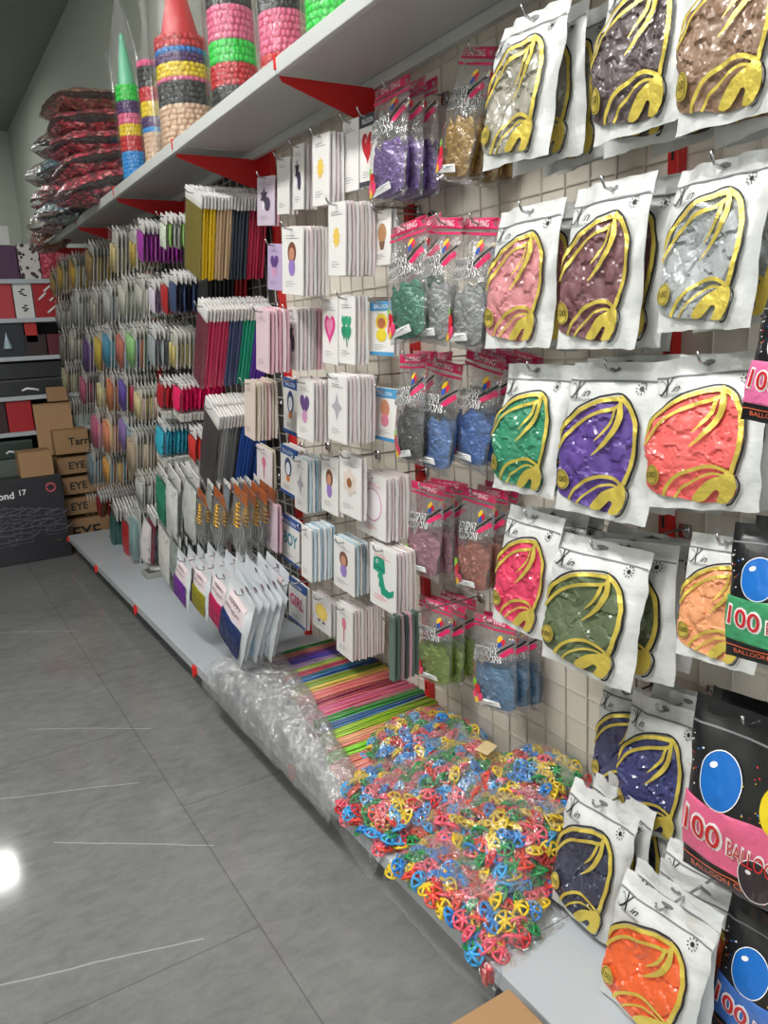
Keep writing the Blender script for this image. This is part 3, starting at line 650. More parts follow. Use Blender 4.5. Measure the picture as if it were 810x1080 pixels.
# ------------------------------------------------------------------ white balloon bags with gold trim
XIN = [proto_xin(i) for i in (1, 2, 3)]
def hang(proto, name, top, bot, h, cat, desc, place_, group, n=1, dx=.03, tilt=.12, yaw=0.0, colours=None, colour=None, X=None, dh=.018, back=None, jit=.004, rot=.03, lo=-.46, hi=-.1, hk=True, sx=1.0, quad=None, w0=.198, zmin=None):
    Xf, p, q = fit(top, bot, h, tilt, X, lo, hi)
    if zmin is not None and q.z < zmin:
        a, b = lo - .06, hi
        for _ in range(30):
            m = (a + b) / 2; Xf, p, q = fit(top, bot, h, tilt, m)
            if q.z < zmin: b = m
            else: a = m
    sc = (p - q).length / h
    if quad:
        wm = (abs(on_x(*quad[0], Xf).y - on_x(*quad[1], Xf).y) + abs(on_x(*quad[2], q.x).y - on_x(*quad[3], q.x).y)) / 2
        sx = min(1.35, max(.85, wm / (w0 * sc)))
    M = frame(p, q, yaw)
    out = []
    for k in range(n):
        t = k / max(n, 1); x = Xf + k * dx
        if k and x > -.012: break
        pr = proto[(k + len(desc)) % len(proto)] if k == 0 or back is None else back[k % len(back)]
        c = colours[k % len(colours)] if colours else colour
        q2 = q + Vector((tilt * h * t * .8, 0, 0)); Mk = frame(p, q2, yaw)
        Mk = place(Mk, Vector((x, p.y, p.z)), jit if k else 0, rot if k else 0, sc * sx, sc, sc)
        if isinstance(pr, bpy.types.Mesh):
            o = link(name, pr); o.matrix_world = Mk
            if c: o.color = c
        else: o = make(pr, name, Mk, c)
        tag(o, ordl(desc, k, place_) if n > 1 else f"{desc}, {place_}", cat, group)
        out.append(o)
    if hk: hook(p.y, p.z - dh * sc, Xf, f"{desc}, {place_}")
    return out
def mid(a, b): return ((a[0] + b[0]) / 2, (a[1] + b[1]) / 2)
BAGS = [  # TL, TR, BL, BR, colour, n, desc, place
 ((528, 28), (600, -6), (510, 192), (575, 153), (150, 146, 132), 4, 'white bag of silvery grey balloons', 'top row'),
 ((640, -40), (738, -66), (627, 163), (712, 116), (84, 70, 72), 3, 'white bag of dark brown balloons', 'top row'),
 ((738, -70), (850, -100), (712, 146), (818, 112), (140, 108, 84), 3, 'white bag of copper balloons', 'top row'),
 ((525, 222), (597, 210), (513, 362), (573, 372), (206, 130, 134), 3, 'white bag of dusty pink balloons', 'second row'),
 ((610, 196), (688, 184), (585, 364), (665, 372), (112, 68, 74), 3, 'white bag of maroon balloons', 'second row'),
 ((718, 182), (812, 150), (690, 345), (790, 352), (158, 162, 164), 3, 'white bag of light grey balloons', 'second row'),
 ((538, 380), (600, 388), (518, 514), (582, 527), (40, 132, 96), 3, 'white bag of green balloons', 'third row'),
 ((606, 384), (697, 380), (583, 535), (676, 556), (84, 54, 140), 4, 'white bag of purple balloons', 'third row'),
 ((694, 378), (806, 372), (680, 530), (795, 545), (240, 96, 92), 3, 'white bag of coral red balloons', 'third row'),
 ((536, 530), (596, 548), (520, 648), (572, 682), (222, 50, 90), 3, 'white bag of crimson balloons', 'fourth row'),
 ((585, 558), (687, 584), (575, 692), (657, 728), (84, 98, 66), 4, 'white bag of olive green balloons', 'fourth row'),
 ((728, 556), (812, 576), (713, 692), (790, 708), (240, 160, 108), 3, 'white bag of peach balloons', 'fourth row'),
 ((640, 718), (694, 730), (629, 836), (680, 850), (62, 62, 106), 1, 'white bag of indigo balloons', 'behind the royal blue bag'),
 ((670, 726), (738, 756), (653, 852), (720, 910), (44, 48, 104), 5, 'white bag of royal blue balloons', 'fifth row'),
 ((606, 826), (668, 856), (583, 952), (645, 994), (38, 42, 66), 3, 'white bag of navy balloons', 'bottom row'),
 ((657, 920), (752, 978), (632, 1052), (722, 1112), (240, 92, 36), 4, 'white bag of orange balloons', 'bottom row'),
]
for i, (tl, tr, bl, br, c, n, d, pl) in enumerate(BAGS):
    hang(XIN[i % 3:] + XIN[:i % 3], 'balloon_bag', mid(tl, tr), mid(bl, br), .275, 'balloon bag', d, pl, 'white balloon bags with gold trim', n=n, dx=.046, tilt=.18, colour=rgb(*[v * .9 + 16 for v in c]), jit=.018, rot=.09, yaw=.06, lo=-.42, hi=-.235 if i not in (12, 13) else -.14, X=-.075 if i == 12 else None, dh=.016, quad=(tl, tr, bl, br), zmin=SHZ + .004)

HUN = [proto_hundred(5)]
for tl, tr, bl, br, c, d, pl in [
 ((743, 733), (850, 770), (722, 912), (828, 970), (226, 100, 140), 'black 100 balloons bag with pink window', 'right of the royal blue bags'),
 ((776, 546), (880, 566), (763, 690), (866, 716), (60, 150, 100), 'black 100 balloons bag with green window', 'over the peach bag'),
 ((810, 316), (920, 300), (778, 448), (880, 452), (226, 110, 160), 'black 100 balloons bag with rose window', 'beside the coral red bag'),
 ((772, 948), (880, 1000), (746, 1086), (850, 1150), (60, 110, 190), 'black 100 balloons bag with blue window', 'right of the orange bags')]:
    hang(HUN, 'balloon_bag', mid(tl, tr), mid(bl, br), .30, 'balloon bag', d, pl, 'black 100 balloons bags', n=2, dx=.045, tilt=.1, colour=rgb(*c), yaw=.06, lo=-.50, hi=-.335 if ('green' in d or 'rose' in d) else -.15, dh=.018, quad=(tl, tr, bl, br), w0=.225, zmin=SHZ + .004)

# ------------------------------------------------------------------ shiny balloon pouches
SHN = [proto_shine(i) for i in (11, 12)]
for tl, tr, bl, br, c, n, d, pl in [
 ((394, 94), (434, 80), (392, 214), (426, 210), (120, 88, 160), 3, 'clear pouch of lavender shiny balloons', 'top row'),
 ((488, 58), (524, 40), (458, 198), (494, 186), (176, 138, 60), 4, 'clear pouch of gold shiny balloons', 'top row'),
 ((409, 237), (453, 230), (414, 361), (447, 362), (46, 132, 104), 2, 'clear pouch of teal green shiny balloons', 'second row'),
 ((456, 232), (490, 226), (440, 362), (472, 364), (160, 162, 164), 1, 'clear pouch of silver shiny balloons', 'second row, beside the teal pouch'),
 ((486, 232), (531, 226), (474, 366), (504, 372), (166, 168, 170), 3, 'clear pouch of silver shiny balloons', 'second row, beside the dusty pink bag'),
 ((423, 374), (450, 372), (421, 488), (444, 490), (66, 64, 68), 3, 'clear pouch of black shiny balloons', 'third row'),
 ((446, 384), (493, 376), (438, 494), (470, 497), (84, 128, 190), 1, 'clear pouch of light blue shiny balloons', 'third row'),
 ((491, 376), (536, 371), (474, 490), (510, 494), (66, 116, 190), 4, 'clear pouch of bright blue shiny balloons', 'third row'),
 ((434, 505), (470, 516), (430, 602), (462, 614), (176, 120, 140), 3, 'clear pouch of mauve shiny balloons', 'fourth row'),
 ((488, 512), (524, 522), (481, 618), (514, 632), (180, 108, 90), 3, 'clear pouch of copper pink shiny balloons', 'fourth row'),
 ((440, 628), (480, 638), (441, 716), (474, 726), (128, 158, 46), 3, 'clear pouch of lime green shiny balloons', 'lowest row'),
 ((492, 646), (552, 656), (495, 740), (550, 760), (84, 132, 172), 4, 'clear pouch of steel blue shiny balloons', 'lowest row')]:
    hang(SHN, 'balloon_pouch', mid(tl, tr), mid(bl, br), .275, 'balloon pouch', d, pl, 'shiny balloon pouches with pink headers', n=n, dx=.036, tilt=.10, colour=rgb(*c), jit=.01, rot=.05, lo=-.44, dh=.014, quad=(tl, tr, bl, br), w0=.138)

# ------------------------------------------------------------------ foil balloon card packs
BACKC = []
for i in range(6):
    BACKC.append(proto_back_card(seed=i).mesh('card_pack', CARDCOL, False))
PALE = [rgb(236, 232, 230), rgb(228, 214, 214), rgb(240, 238, 236), rgb(222, 210, 208), rgb(232, 226, 220)]
PINKP = [rgb(222, 176, 188), rgb(230, 198, 204), rgb(214, 160, 178), rgb(236, 216, 218)]
BLUEP = [rgb(196, 216, 226), rgb(236, 236, 236), rgb(170, 200, 216), rgb(226, 228, 232)]
DARKP = [rgb(80, 100, 92), rgb(150, 130, 132), rgb(60, 72, 72), rgb(190, 150, 160), rgb(96, 120, 108)]
BEIGEP = [rgb(206, 196, 176), rgb(220, 206, 196), rgb(196, 180, 160), rgb(226, 190, 196)]
protoc = {}
def cards(L, T, Rr, B, xe, motif, desc, pl, header=None, tint=None, cols=PALE, h=.185, Y2=None, X=None, dx=.0118, yaw=0.0, tilt=.03, group='foil balloon card packs', scale=.62, pink=False, my=.47):
    key = (motif, header, tint, scale, pink)
    if key not in protoc: protoc[key] = proto_card(motif, header, tint=tint, scale=scale, pink_text=pink, my=my)
    top, bot = ((L + Rr) / 2, T), ((L + Rr) / 2, B)
    Xf, p, q = fit(top, bot, h, tilt, X, -.40, -.16)
    yl = on_x(L, (T + B) / 2, Xf).y; yr = on_x(Rr, (T + B) / 2, Xf).y
    sx = min(1.25, max(.6 if Rr - L > 5 else .22, abs(yl - yr) / .115))
    d = ray(xe + 5, (T + B) / 2); xb = CAM.x + d.x / d.y * yr
    n = max(2, min(24, int((min(xb, -.02) - Xf) / dx)))
    hang([protoc[key]], 'card_pack', top, bot, h, 'card pack', desc, pl, group, n=n, dx=dx, tilt=tilt, yaw=yaw, X=Xf, back=BACKC, colours=[tint or rgb(240, 238, 236)] + cols * 6, jit=.004, rot=.018, sx=sx / max(.5, (p - q).length / h), dh=.008)
W = 'white card pack with '
for a in [
 (270, 186, 290, 238, 288, 'ink', 'lilac card pack with dark print', 'below the red bracket', None, rgb(206, 190, 206), PINKP),
 (292, 166, 305, 226, 312, None, 'plain white card pack seen edge on', 'top card row', None, None, PALE),
 (309, 152, 320, 221, 331, 'ink', W + 'dark figure print', 'top card row', None, None, PALE),
 (329, 141, 347, 217, 359, 'sun', W + 'small yellow sun', 'top card row', None, None, PALE),
 (361, 126, 378, 202, 382, None, W + 'fine print only', 'left of the red print pack', None, None, PALE),
 (379, 120, 397, 196, 402, 'heartred', W + 'red heart', 'beside the lavender pouch', 'dark', None, PALE),
 (282, 257, 297, 306, 300, 'ovalpurple', 'mauve card pack with purple print', 'second card row', None, rgb(190, 168, 206), PINKP),
 (297, 239, 319, 311, 345, 'ovalbrown', W + 'brown oval print', 'second card row', None, None, PALE),
 (346, 213, 364, 291, 393, 'sun', W + 'small yellow sun', 'second card row', None, None, PALE),
 (394, 222, 412, 280, 416, 'goldcup', W + 'brown and gold cup print', 'second card row', None, None, PALE),
 (270, 326, 283, 392, 302, None, 'pink card pack', 'right of the purple tinsel', None, rgb(216, 190, 196), PINKP),
 (303, 325, 313, 390, 338, 'ink', W + 'dark figure print', 'third card row', None, None, PALE + PINKP),
 (340, 315, 356, 384, 357, 'heartpink', W + 'magenta heart', 'left of the green clover', None, None, PALE),
 (357, 312, 374, 384, 388, 'clover', W + 'green four leaf clover', 'third card row', None, None, PALE),
 (390, 318, 415, 375, 420, 'ovalyellow', W + 'yellow and brown ovals', 'third card row', 'sky', None, PALE),
 (258, 402, 268, 462, 290, None, 'pinkish beige pack seen edge on', 'right of the blue tinsel', None, rgb(214, 196, 186), BEIGEP),
 (299, 400, 314, 458, 318, 'ovalblue', W + 'blue and orange ovals', 'fourth card row', 'blue', None, PALE),
 (313, 401, 330, 464, 346, 'ovalpurple', W + 'purple heart over pink dot', 'fourth card row', None, None, PALE),
 (346, 396, 365, 466, 393, 'silver', W + 'silver star', 'fourth card row', None, None, PALE),
 (394, 410, 418, 465, 424, 'ovalpeach', W + 'peach and pink ovals', 'fourth card row', 'sky', None, PALE),
 (267, 472, 290, 517, 284, 'pinkstick', 'pale clear pack with pink print', 'fifth card row', None, rgb(224, 214, 216), BEIGEP),
 (296, 472, 312, 522, 322, 'ovalblue', W + 'dark blue print and blue header', 'fifth card row', 'blue', None, PALE),
 (311, 484, 323, 539, 339, 'silver', W + 'small grey star', 'fifth card row', None, None, BLUEP),
 (339, 482, 356, 541, 360, 'ovalbrown', W + 'brown oval print', 'fifth card row', None, None, PALE),
 (358, 480, 380, 545, 372, 'daisy', W + 'beige six petal daisy', 'fifth card row', None, None, PALE),
 (380, 501, 406, 566, 433, 'ring', W + 'pale pink ring', 'fifth card row, nearest', None, None, PALE),
 (270, 528, 297, 577, 286, 'pinkstick', 'lilac pink card pack with pink print', 'sixth card row', None, rgb(214, 192, 204), PINKP),
 (297, 547, 316, 594, 313, 'BOY', 'white card pack printed BOY', 'sixth card row', 'blue', None, PALE),
 (318, 556, 328, 611, 351, None, 'white card pack seen edge on', 'right of the BOY pack', None, None, BLUEP),
 (352, 570, 373, 623, 388, 'ovalbrown', W + 'brown and lilac oval print', 'sixth card row', None, None, BLUEP),
 (387, 578, 420, 642, 440, 'dino', W + 'green dinosaur balloon', 'sixth card row', None, None, PALE),
 (302, 614, 324, 658, 328, 'GIRL', 'white card pack printed GIRL', 'lowest card row', 'blue', None, PALE),
 (325, 630, 353, 665, 358, 'yellowball', W + 'round yellow sun balloon', 'lowest card row', None, None, PALE),
 (355, 640, 371, 692, 408, 'pinkstick', W + 'pink lollipop print', 'lowest card row', None, None, PALE),
 (411, 650, 415, 718, 440, None, 'dark green card pack seen edge on', 'lowest card row', None, rgb(90, 110, 100), DARKP)]:
    L, T, Rr, B, xe, motif, desc, pl, hd, tint, cols = a
    if desc == W + 'brown oval print': desc = W + ('brown oval print and long stack' if T < 300 else 'brown oval print')
    cards(L, T, Rr, B, xe, motif, desc, pl, hd, tint, cols, scale=.9 if motif in ('dino', 'ring') else .84, pink=motif in ('dino', 'ring'))

# ------------------------------------------------------------------ foil curtain packs
CUR = [proto_curtain(i) for i in (21, 22, 23)]
def curtains(T, B, x, cols, desc0, pl, X, h, dx, sx=1.0):
    top, bot = (x[0], T), (x[1], B)
    Xf, p, q = fit(top, bot, h, 0, X); M = frame(p, q); k = 0; sc = (p - q).length / h
    for cname, c, n in cols:
        for j in range(n):
            o = make(CUR[k % 3] if k == 0 else [z_ for z_ in CUR[k % 3] if z_[0] != 'sleeve'], 'foil_curtain_pack', place(M, Vector((Xf + k * dx, p.y, p.z)), .003, .012, sc * sx, sc, sc), rgb(*c))
            tag(o, (ordl(f"{cname} foil curtain pack", j, pl) if n > 1 else f"{cname} foil curtain pack, {pl}"), 'foil curtain', 'foil curtain packs with white headers')
            k += 1
    hook(p.y, p.z - .012, Xf, f"foil curtain packs, {pl}")
curtains(200, 290, (204, 202), [('olive gold', (132, 116, 18), 1), ('yellow', (206, 168, 10), 4), ('beige', (190, 160, 126), 5), ('dark navy', (40, 50, 62), 5), ('crimson', (172, 28, 64), 6)], '', 'upper curtain hook', -.30, .30, .0125)
curtains(320, 404, (214, 208), [('wine', (140, 40, 66), 1), ('crimson', (190, 40, 84), 6), ('slate blue', (66, 78, 116), 4), ('emerald', (20, 156, 124), 4), ('purple', (96, 50, 176), 5)], '', 'middle curtain hook', -.30, .30, .0135, .55)
curtains(428, 506, (224, 216), [('dark taupe', (82, 72, 76), 1), ('silver', (150, 150, 150), 3), ('steel grey', (112, 116, 118), 3), ('black', (50, 52, 54), 1), ('royal blue', (44, 88, 176), 9)], '', 'lower curtain hook', -.29, .28, .0128, .7)
curtains(268, 314, (212, 212), [('black', (26, 28, 30), 7), ('scarlet', (200, 40, 40), 3)], '', 'between the two upper curtain hooks', -.20, .20, .018)

# ------------------------------------------------------------------ small packs left of the curtains and along the far display
RODS = {}
def rods(nr, top, bot, thick=.005):
    k = (nr, top, bot, thick)
    if k not in RODS: RODS[k] = [proto_rods(sum(k[:1]) + i, nrod=nr, top=top, bot=bot, thick=thick) for i in range(2)]
    return RODS[k]
SACH = [proto_sachet(i) for i in range(3)]
SACHW = [proto_sachet(7 + i, t=.022, head=.12, foot=.2) for i in range(2)]
def packs(xl, T, B, xe, cols, desc, pl, kind='rods', X=-.29, dx=.019, w=1.0, cat='carded pack', h=.15, nmax=14, nr=4):
    Xf, p, q = fit((xl + 3, T), (xl + 3, B), h, 0.0, X)
    sc = (p - q).length / h
    d = ray(xe, (T + B) / 2); xb = CAM.x + d.x / d.y * (p.y - .05)
    n = max(4, min(nmax, int((min(xb + .12, -.02) - Xf) / dx) + 1))
    pr = rods(nr, .26, .90, .0075) if kind == 'rods' else (rods(2, .38, .95, .007) if kind == 'low' else (SACH if kind == 'sachet' else SACHW))
    hh = .17 if kind in ('sachet', 'wide') else .15
    M = frame(p, q)
    for k in range(n):
        c = cols[k % len(cols)]
        o = make(pr[0] if k == 0 else [z_ for z_ in pr[k % len(pr)] if z_[0] not in ('blister', 'sachet_film')], 'carded_pack' if kind in ('rods', 'low') else 'sachet', place(M, Vector((Xf + k * dx, p.y, p.z)), .005, .035, w * min(1.3, (p - q).length / hh), (p - q).length / hh, (p - q).length / hh), rgb(*c))
        tag(o, ordl(desc, k, pl), cat, 'small packs hanging in the far half of the display')
    hook(p.y, p.z - .01, Xf, f"{desc}, {pl}")
G_, S_ = (176, 140, 60), (170, 168, 158)
for a in [
 # first row from the top
 (54, 285, 310, 62, [(190, 160, 80), S_], 'gold candle pack at the far end', 'top row', 'rods'),
 (62, 273, 305, 75, [(200, 160, 50), (190, 180, 140)], 'yellow gold candle pack', 'top row, second from far end', 'rods'),
 (75, 269, 302, 93, [(200, 160, 40), (180, 176, 160)], 'bright gold candle pack', 'top row', 'rods'),
 (93, 257, 296, 118, [(150, 120, 60), (110, 104, 90), (196, 160, 60)], 'bronze candle pack', 'top row', 'rods'),
 (118, 241, 285, 140, [(210, 190, 130), (160, 150, 130)], 'beige candle pack with yellow tips', 'top row', 'low'),
 (138, 240, 280, 148, [(190, 160, 60)], 'mustard pack', 'left of the wavy purple packs', 'low'),
 (146, 234, 277, 170, [(160, 60, 160), (176, 90, 170)], 'bright purple wavy pack', 'top row', 'sachet'),
 (170, 226, 262, 192, [(210, 216, 200), (150, 190, 110), (230, 230, 226)], 'white and light green pack', 'top row', 'sachet'),
 # second row
 (60, 318, 343, 78, [(170, 172, 164), (210, 210, 200)], 'clear grey candle pack', 'second row, far end', 'rods'),
 (78, 306, 343, 97, [(150, 154, 150), (190, 192, 186)], 'silver candle pack', 'second row', 'rods'),
 (97, 305, 340, 112, [(176, 174, 160), (120, 116, 104)], 'pale card pack with dark slots', 'second row', 'low'),
 (112, 299, 339, 128, [(186, 190, 186), (150, 170, 180)], 'pale blue topped candle pack', 'second row', 'rods'),
 (128, 293, 334, 146, [(200, 200, 186), (170, 172, 160)], 'ivory candle pack', 'second row', 'rods'),
 (146, 291, 331, 160, [(190, 190, 178), (206, 206, 196)], 'cream candle pack', 'second row', 'rods'),
 (158, 296, 331, 173, [(216, 206, 220), (166, 140, 176)], 'white and lilac pack', 'second row', 'sachet'),
 (171, 290, 331, 181, [(176, 36, 40)], 'dark red pack', 'second row', 'sachet'),
 (180, 287, 330, 196, [(60, 74, 110), (44, 48, 60)], 'navy pack', 'second row', 'sachet'),
 # third row
 (64, 350, 380, 76, [(150, 140, 130), (110, 90, 84)], 'grey brown candle pack', 'third row, far end', 'rods'),
 (75, 345, 378, 91, [(190, 186, 170), (150, 150, 140)], 'large pale candle pack', 'third row', 'rods'),
 (90, 350, 391, 104, [(88, 50, 110), (110, 80, 140)], 'violet candle pack', 'third row', 'rods'),
 (103, 348, 390, 113, [(206, 180, 60), (150, 40, 60)], 'yellow and wine candle pack', 'third row', 'rods'),
 (112, 345, 388, 127, [(70, 150, 180), (120, 170, 186)], 'light blue candle pack', 'third row', 'rods'),
 (126, 345, 389, 138, [(200, 110, 90), (150, 190, 210), (226, 226, 226)], 'red, blue and white candle pack', 'third row', 'rods'),
 (137, 343, 387, 159, [(150, 206, 130), (80, 150, 200), (196, 120, 90)], 'multicoloured candle pack with green base', 'third row', 'rods'),
 (158, 344, 386, 180, [(160, 166, 170), (190, 190, 190)], 'clear grey pouch', 'third row', 'sachet'),
 (180, 348, 386, 192, [(206, 190, 110)], 'pale yellow pack', 'third row', 'low'),
 # fourth row
 (67, 383, 415, 86, [(190, 184, 150), (150, 100, 80), (120, 140, 110)], 'mixed candle pack', 'fourth row, far end', 'rods'),
 (86, 392, 424, 104, [(196, 90, 130), (120, 60, 90)], 'magenta candle pack', 'fourth row', 'rods'),
 (104, 392, 428, 115, [(226, 214, 160)], 'cream yellow pack', 'fourth row', 'low'),
 (115, 392, 432, 129, [(206, 120, 70), (230, 180, 170)], 'orange and pink candle pack', 'fourth row', 'rods'),
 (128, 393, 433, 146, [(96, 66, 170), (190, 150, 70), (190, 50, 90)], 'purple and gold candle pack', 'fourth row', 'rods'),
 (144, 408, 442, 172, [(226, 206, 150), (230, 190, 180), (196, 170, 90)], 'cream candle pack with kraft base', 'fourth row', 'rods'),
 (169, 400, 437, 185, [(170, 26, 40)], 'deep red pack', 'left of the hot pink pack', 'wide'),
 (185, 402, 440, 215, [(226, 30, 96)], 'hot pink pack', 'fourth row', 'wide'),
 # fifth row
 (70, 420, 472, 100, [(170, 190, 180), (200, 206, 200), (150, 160, 150)], 'clear greenish pack', 'fifth row, far end', 'rods'),
 (100, 432, 472, 114, [(206, 100, 140), (230, 150, 170)], 'rose candle pack', 'fifth row', 'rods'),
 (112, 435, 476, 130, [(236, 150, 110), (226, 190, 130), (230, 130, 140)], 'orange candle pack', 'fifth row', 'rods'),
 (129, 436, 474, 142, [(150, 120, 190), (140, 170, 190)], 'lilac candle pack', 'fifth row', 'rods'),
 (138, 453, 498, 166, [(190, 170, 140), (206, 190, 166)], 'beige candle pack', 'fifth row', 'rods'),
 (168, 445, 486, 204, [(50, 166, 190), (60, 150, 180)], 'turquoise pack', 'fifth row', 'wide'),
 (201, 452, 486, 212, [(206, 50, 44)], 'red and navy pack', 'right of the turquoise packs', 'sachet'),
 # sixth row
 (78, 478, 522, 94, [(150, 160, 150), (90, 100, 96)], 'grey green candle pack', 'sixth row, far end', 'rods'),
 (95, 473, 509, 112, [(120, 140, 150), (150, 160, 166)], 'grey blue candle pack', 'sixth row', 'rods'),
 (111, 478, 508, 146, [(230, 170, 80), (130, 190, 200), (226, 110, 90), (200, 196, 150)], 'rainbow candle pack', 'sixth row', 'rods'),
 (146, 500, 532, 168, [(200, 200, 196), (150, 150, 150)], 'white stick pack', 'sixth row', 'rods'),
 # lowest bits
 (88, 520, 546, 104, [(190, 150, 60), (206, 190, 150)], 'yellow flower candle pack', 'lowest row, far end', 'sachet'),
 (102, 520, 543, 140, [(150, 40, 50), (120, 90, 60), (180, 130, 80)], 'small red and brown pack', 'lowest row', 'sachet'),
 (119, 533, 582, 138, [(40, 90, 86), (70, 110, 110)], 'dark green clear pack', 'over the base shelf', 'sachet'),
 (132, 540, 588, 146, [(180, 30, 36)], 'scarlet pack with orange top', 'over the base shelf', 'sachet'),
 (142, 534, 590, 160, [(150, 180, 180), (180, 200, 200)], 'pale aqua pack with red base', 'over the base shelf', 'rods'),
 (157, 540, 606, 178, [(214, 206, 206), (120, 40, 50), (60, 60, 64)], 'white pack with maroon and grey pieces', 'over the base shelf', 'wide')]:
    xl, T, B, xe, cols, d, pl, kind = a
    packs(xl, T, B, xe, cols, d, pl, kind, h=.16)

# tall white plastic packs, gold swirl packs and the four colourful tinsel pouches
def proto_swirl(seed):
    """clear pack with an orange header, a gold spiral and curled silver streamers"""
    w, h = .10, .20; r = random.Random(seed)
    hd = MB(); hd.bbox(-w / 2, w / 2, -.001, .001, -.035, 0, .0006)
    sp = MB(); pts = []
    for i in range(60):
        a = i / 59; rad = .006 + .012 * a; pts.append((rad * math.cos(a * 40) + .012, -.012 + rad * .5 * math.sin(a * 40), -.035 - .075 * a))
    sp.tube(pts, .0032, 6)
    st = MB()
    for k in range(5):
        x = -.035 + .017 * k + r.uniform(-.004, .004)
        st.tube([(x + .004 * math.sin(j * .9 + k), -.008 + .004 * math.cos(j * .7 + k), -.09 - .1 * j / 10) for j in range(11)], .0022, 5)
    s = Sheet(w, h, .018, seed, v0=.15, v1=.98, wr=.003); fl = s.body(10, 16, .6)
    return [('film_bag', fl.mesh('film_bag', SILVERFILM, True), False, None), ('header_card', hd.mesh('header_card', mat('header_orange', rgb(176, 92, 40), .4, coat=.3)), False, 'orange brown header'),
            ('gold_spiral', sp.mesh('gold_spiral', mat('gold_candle', rgb(226, 176, 70), .28, metal=.7), True), False, 'gold spiral'), ('streamer', st.mesh('streamer', mat('silver_streamer', rgb(200, 200, 200), .3, metal=.5), True), False, None)]
SWIRL = [proto_swirl(i) for i in (1, 2)]
for x, T, B, n, pl in ((214, 520, 572, 3, 'farthest gold swirl hook'), (232, 519, 578, 3, 'middle gold swirl hook'), (254, 516, 582, 4, 'nearest gold swirl hook')):
    hang(SWIRL, 'swirl_pack', (x, T), (x - 2, B), .20, 'party pack', 'clear pack with gold spiral and orange header', pl, 'gold swirl packs', n=n, dx=.035, tilt=.03, X=-.31, jit=.006, rot=.05)
WSACH = [proto_sachet(31 + i, w=.10, h=.20, t=.014, head=.16) for i in range(2)]
for x, T, B, n, c, d, pl in ((172, 496, 552, 3, (40, 130, 100), 'clear pack with green filling', 'left of the white clear packs'), (184, 498, 566, 4, (214, 216, 212), 'tall white clear pack', 'below the turquoise packs'),
                       (203, 496, 570, 6, (196, 198, 192), 'tall pearly clear pack', 'below the turquoise packs'), (176, 548, 612, 4, (216, 212, 206), 'white and grey clear pack', 'over the base shelf'), (186, 562, 612, 5, (150, 156, 150), 'grey stick sachet', 'behind the purple tinsel pouch'),
                       (222, 508, 540, 6, (150, 150, 146), 'grey clear pack seen edge on', 'above the gold swirl packs'), (240, 508, 540, 6, (120, 126, 134), 'blue grey clear pack seen edge on', 'above the gold swirl packs')):
    hang(WSACH, 'sachet', (x, T), (x - 1, B), .20, 'party pack', d, pl, 'tall clear packs', n=n, dx=.03, tilt=.02, X=-.30, jit=.008, rot=.06, colour=rgb(*c))
def proto_pouch(seed, w=.12, h=.20):
    """pouch: clear white header with a printed panel above, shiny tinsel filling below"""
    s = Sheet(w, h, .014, seed, v0=.2, v1=.99, wr=.003, fat=.5); b = s.body(12, 20, .7)
    L = MB(); s.patch(L, [(.08, .50), (.9, .48), (.92, .93), (.08, .95)], .005, .0014, crease=.004, cs=80, smooth=False)
    t = MB(); s.patch(t, [(.14, .18), (.82, .17), (.84, .46), (.15, .47)], .012, .0012, smooth=False)
    k = MB(); s.text(k, 'HAPPY', .48, .27, .05, .0030); s.text(k, 'BIRTHDAY', .48, .36, .06, .0030); s.disc(k, .5, .06, .008, .004, .002)
    return [('pouch', b.mesh('pouch', mat('milky_film', rgb(222, 226, 230), .25, coat=.5, bump=.3, bscale=60), True), False, 'milky clear pouch'), ('tinsel_filling', L.mesh('tinsel_filling', METALLIC, True), True, 'shiny tinsel filling'),
            ('printed_panel', t.mesh('printed_panel', mat('panel_print', rgb(222, 206, 208), .45)), False, None), ('small_lettering', k.mesh('small_lettering', mat('soft_ink', rgb(120, 90, 100), .5)), False, None)]
POU = [proto_pouch(i) for i in (41, 42, 43)]
for tl, tr, bl, br, c, n, d in [((184, 583), (207, 590), (184, 632), (199, 638), (116, 44, 150), 5, 'purple'), ((205, 591), (226, 599), (203, 643), (219, 649), (150, 140, 24), 6, 'olive gold'),
                                ((226, 601), (248, 606), (222, 658), (238, 665), (186, 26, 84), 6, 'crimson')]:
    hang(POU, 'tinsel_pouch', mid(tl, tr), mid(bl, br), .20, 'tinsel pouch', f'milky pouch of {d} tinsel', 'in the bottom row', 'tinsel pouches', n=n, dx=.04, tilt=.06, colour=rgb(*c), jit=.006, rot=.05, yaw=.1)
hang(POU, 'tinsel_pouch', (257, 619), (243, 684), .20, 'tinsel pouch', 'milky pouch of blue tinsel', 'nearest bottom row hook', 'tinsel pouches', n=6, dx=.023, tilt=.08,
     colours=[rgb(28, 46, 100), rgb(110, 160, 200), rgb(150, 190, 220), rgb(30, 90, 170), rgb(200, 216, 226), rgb(40, 120, 190)], jit=.008, rot=.06, yaw=.1)

# little clear carton on the base shelf
p = on_z(162, 607, SHZ)
r = empty('small_carton', (p.x, p.y, SHZ))
link('carton_body', MB().bbox(-.05, .09, -.06, .06, 0, .03, .003).mesh('carton_body', mat('grey_carton', rgb(150, 150, 140), .4, coat=.3)), r)
link('lid_window', MB().bbox(-.035, .075, -.045, .045, .029, .033, .001).mesh('lid_window', mat('dark_window', rgb(60, 60, 62), .2, coat=.6)), r)
tag(r, 'small flat grey carton lying on the base shelf under the white packs', 'carton')

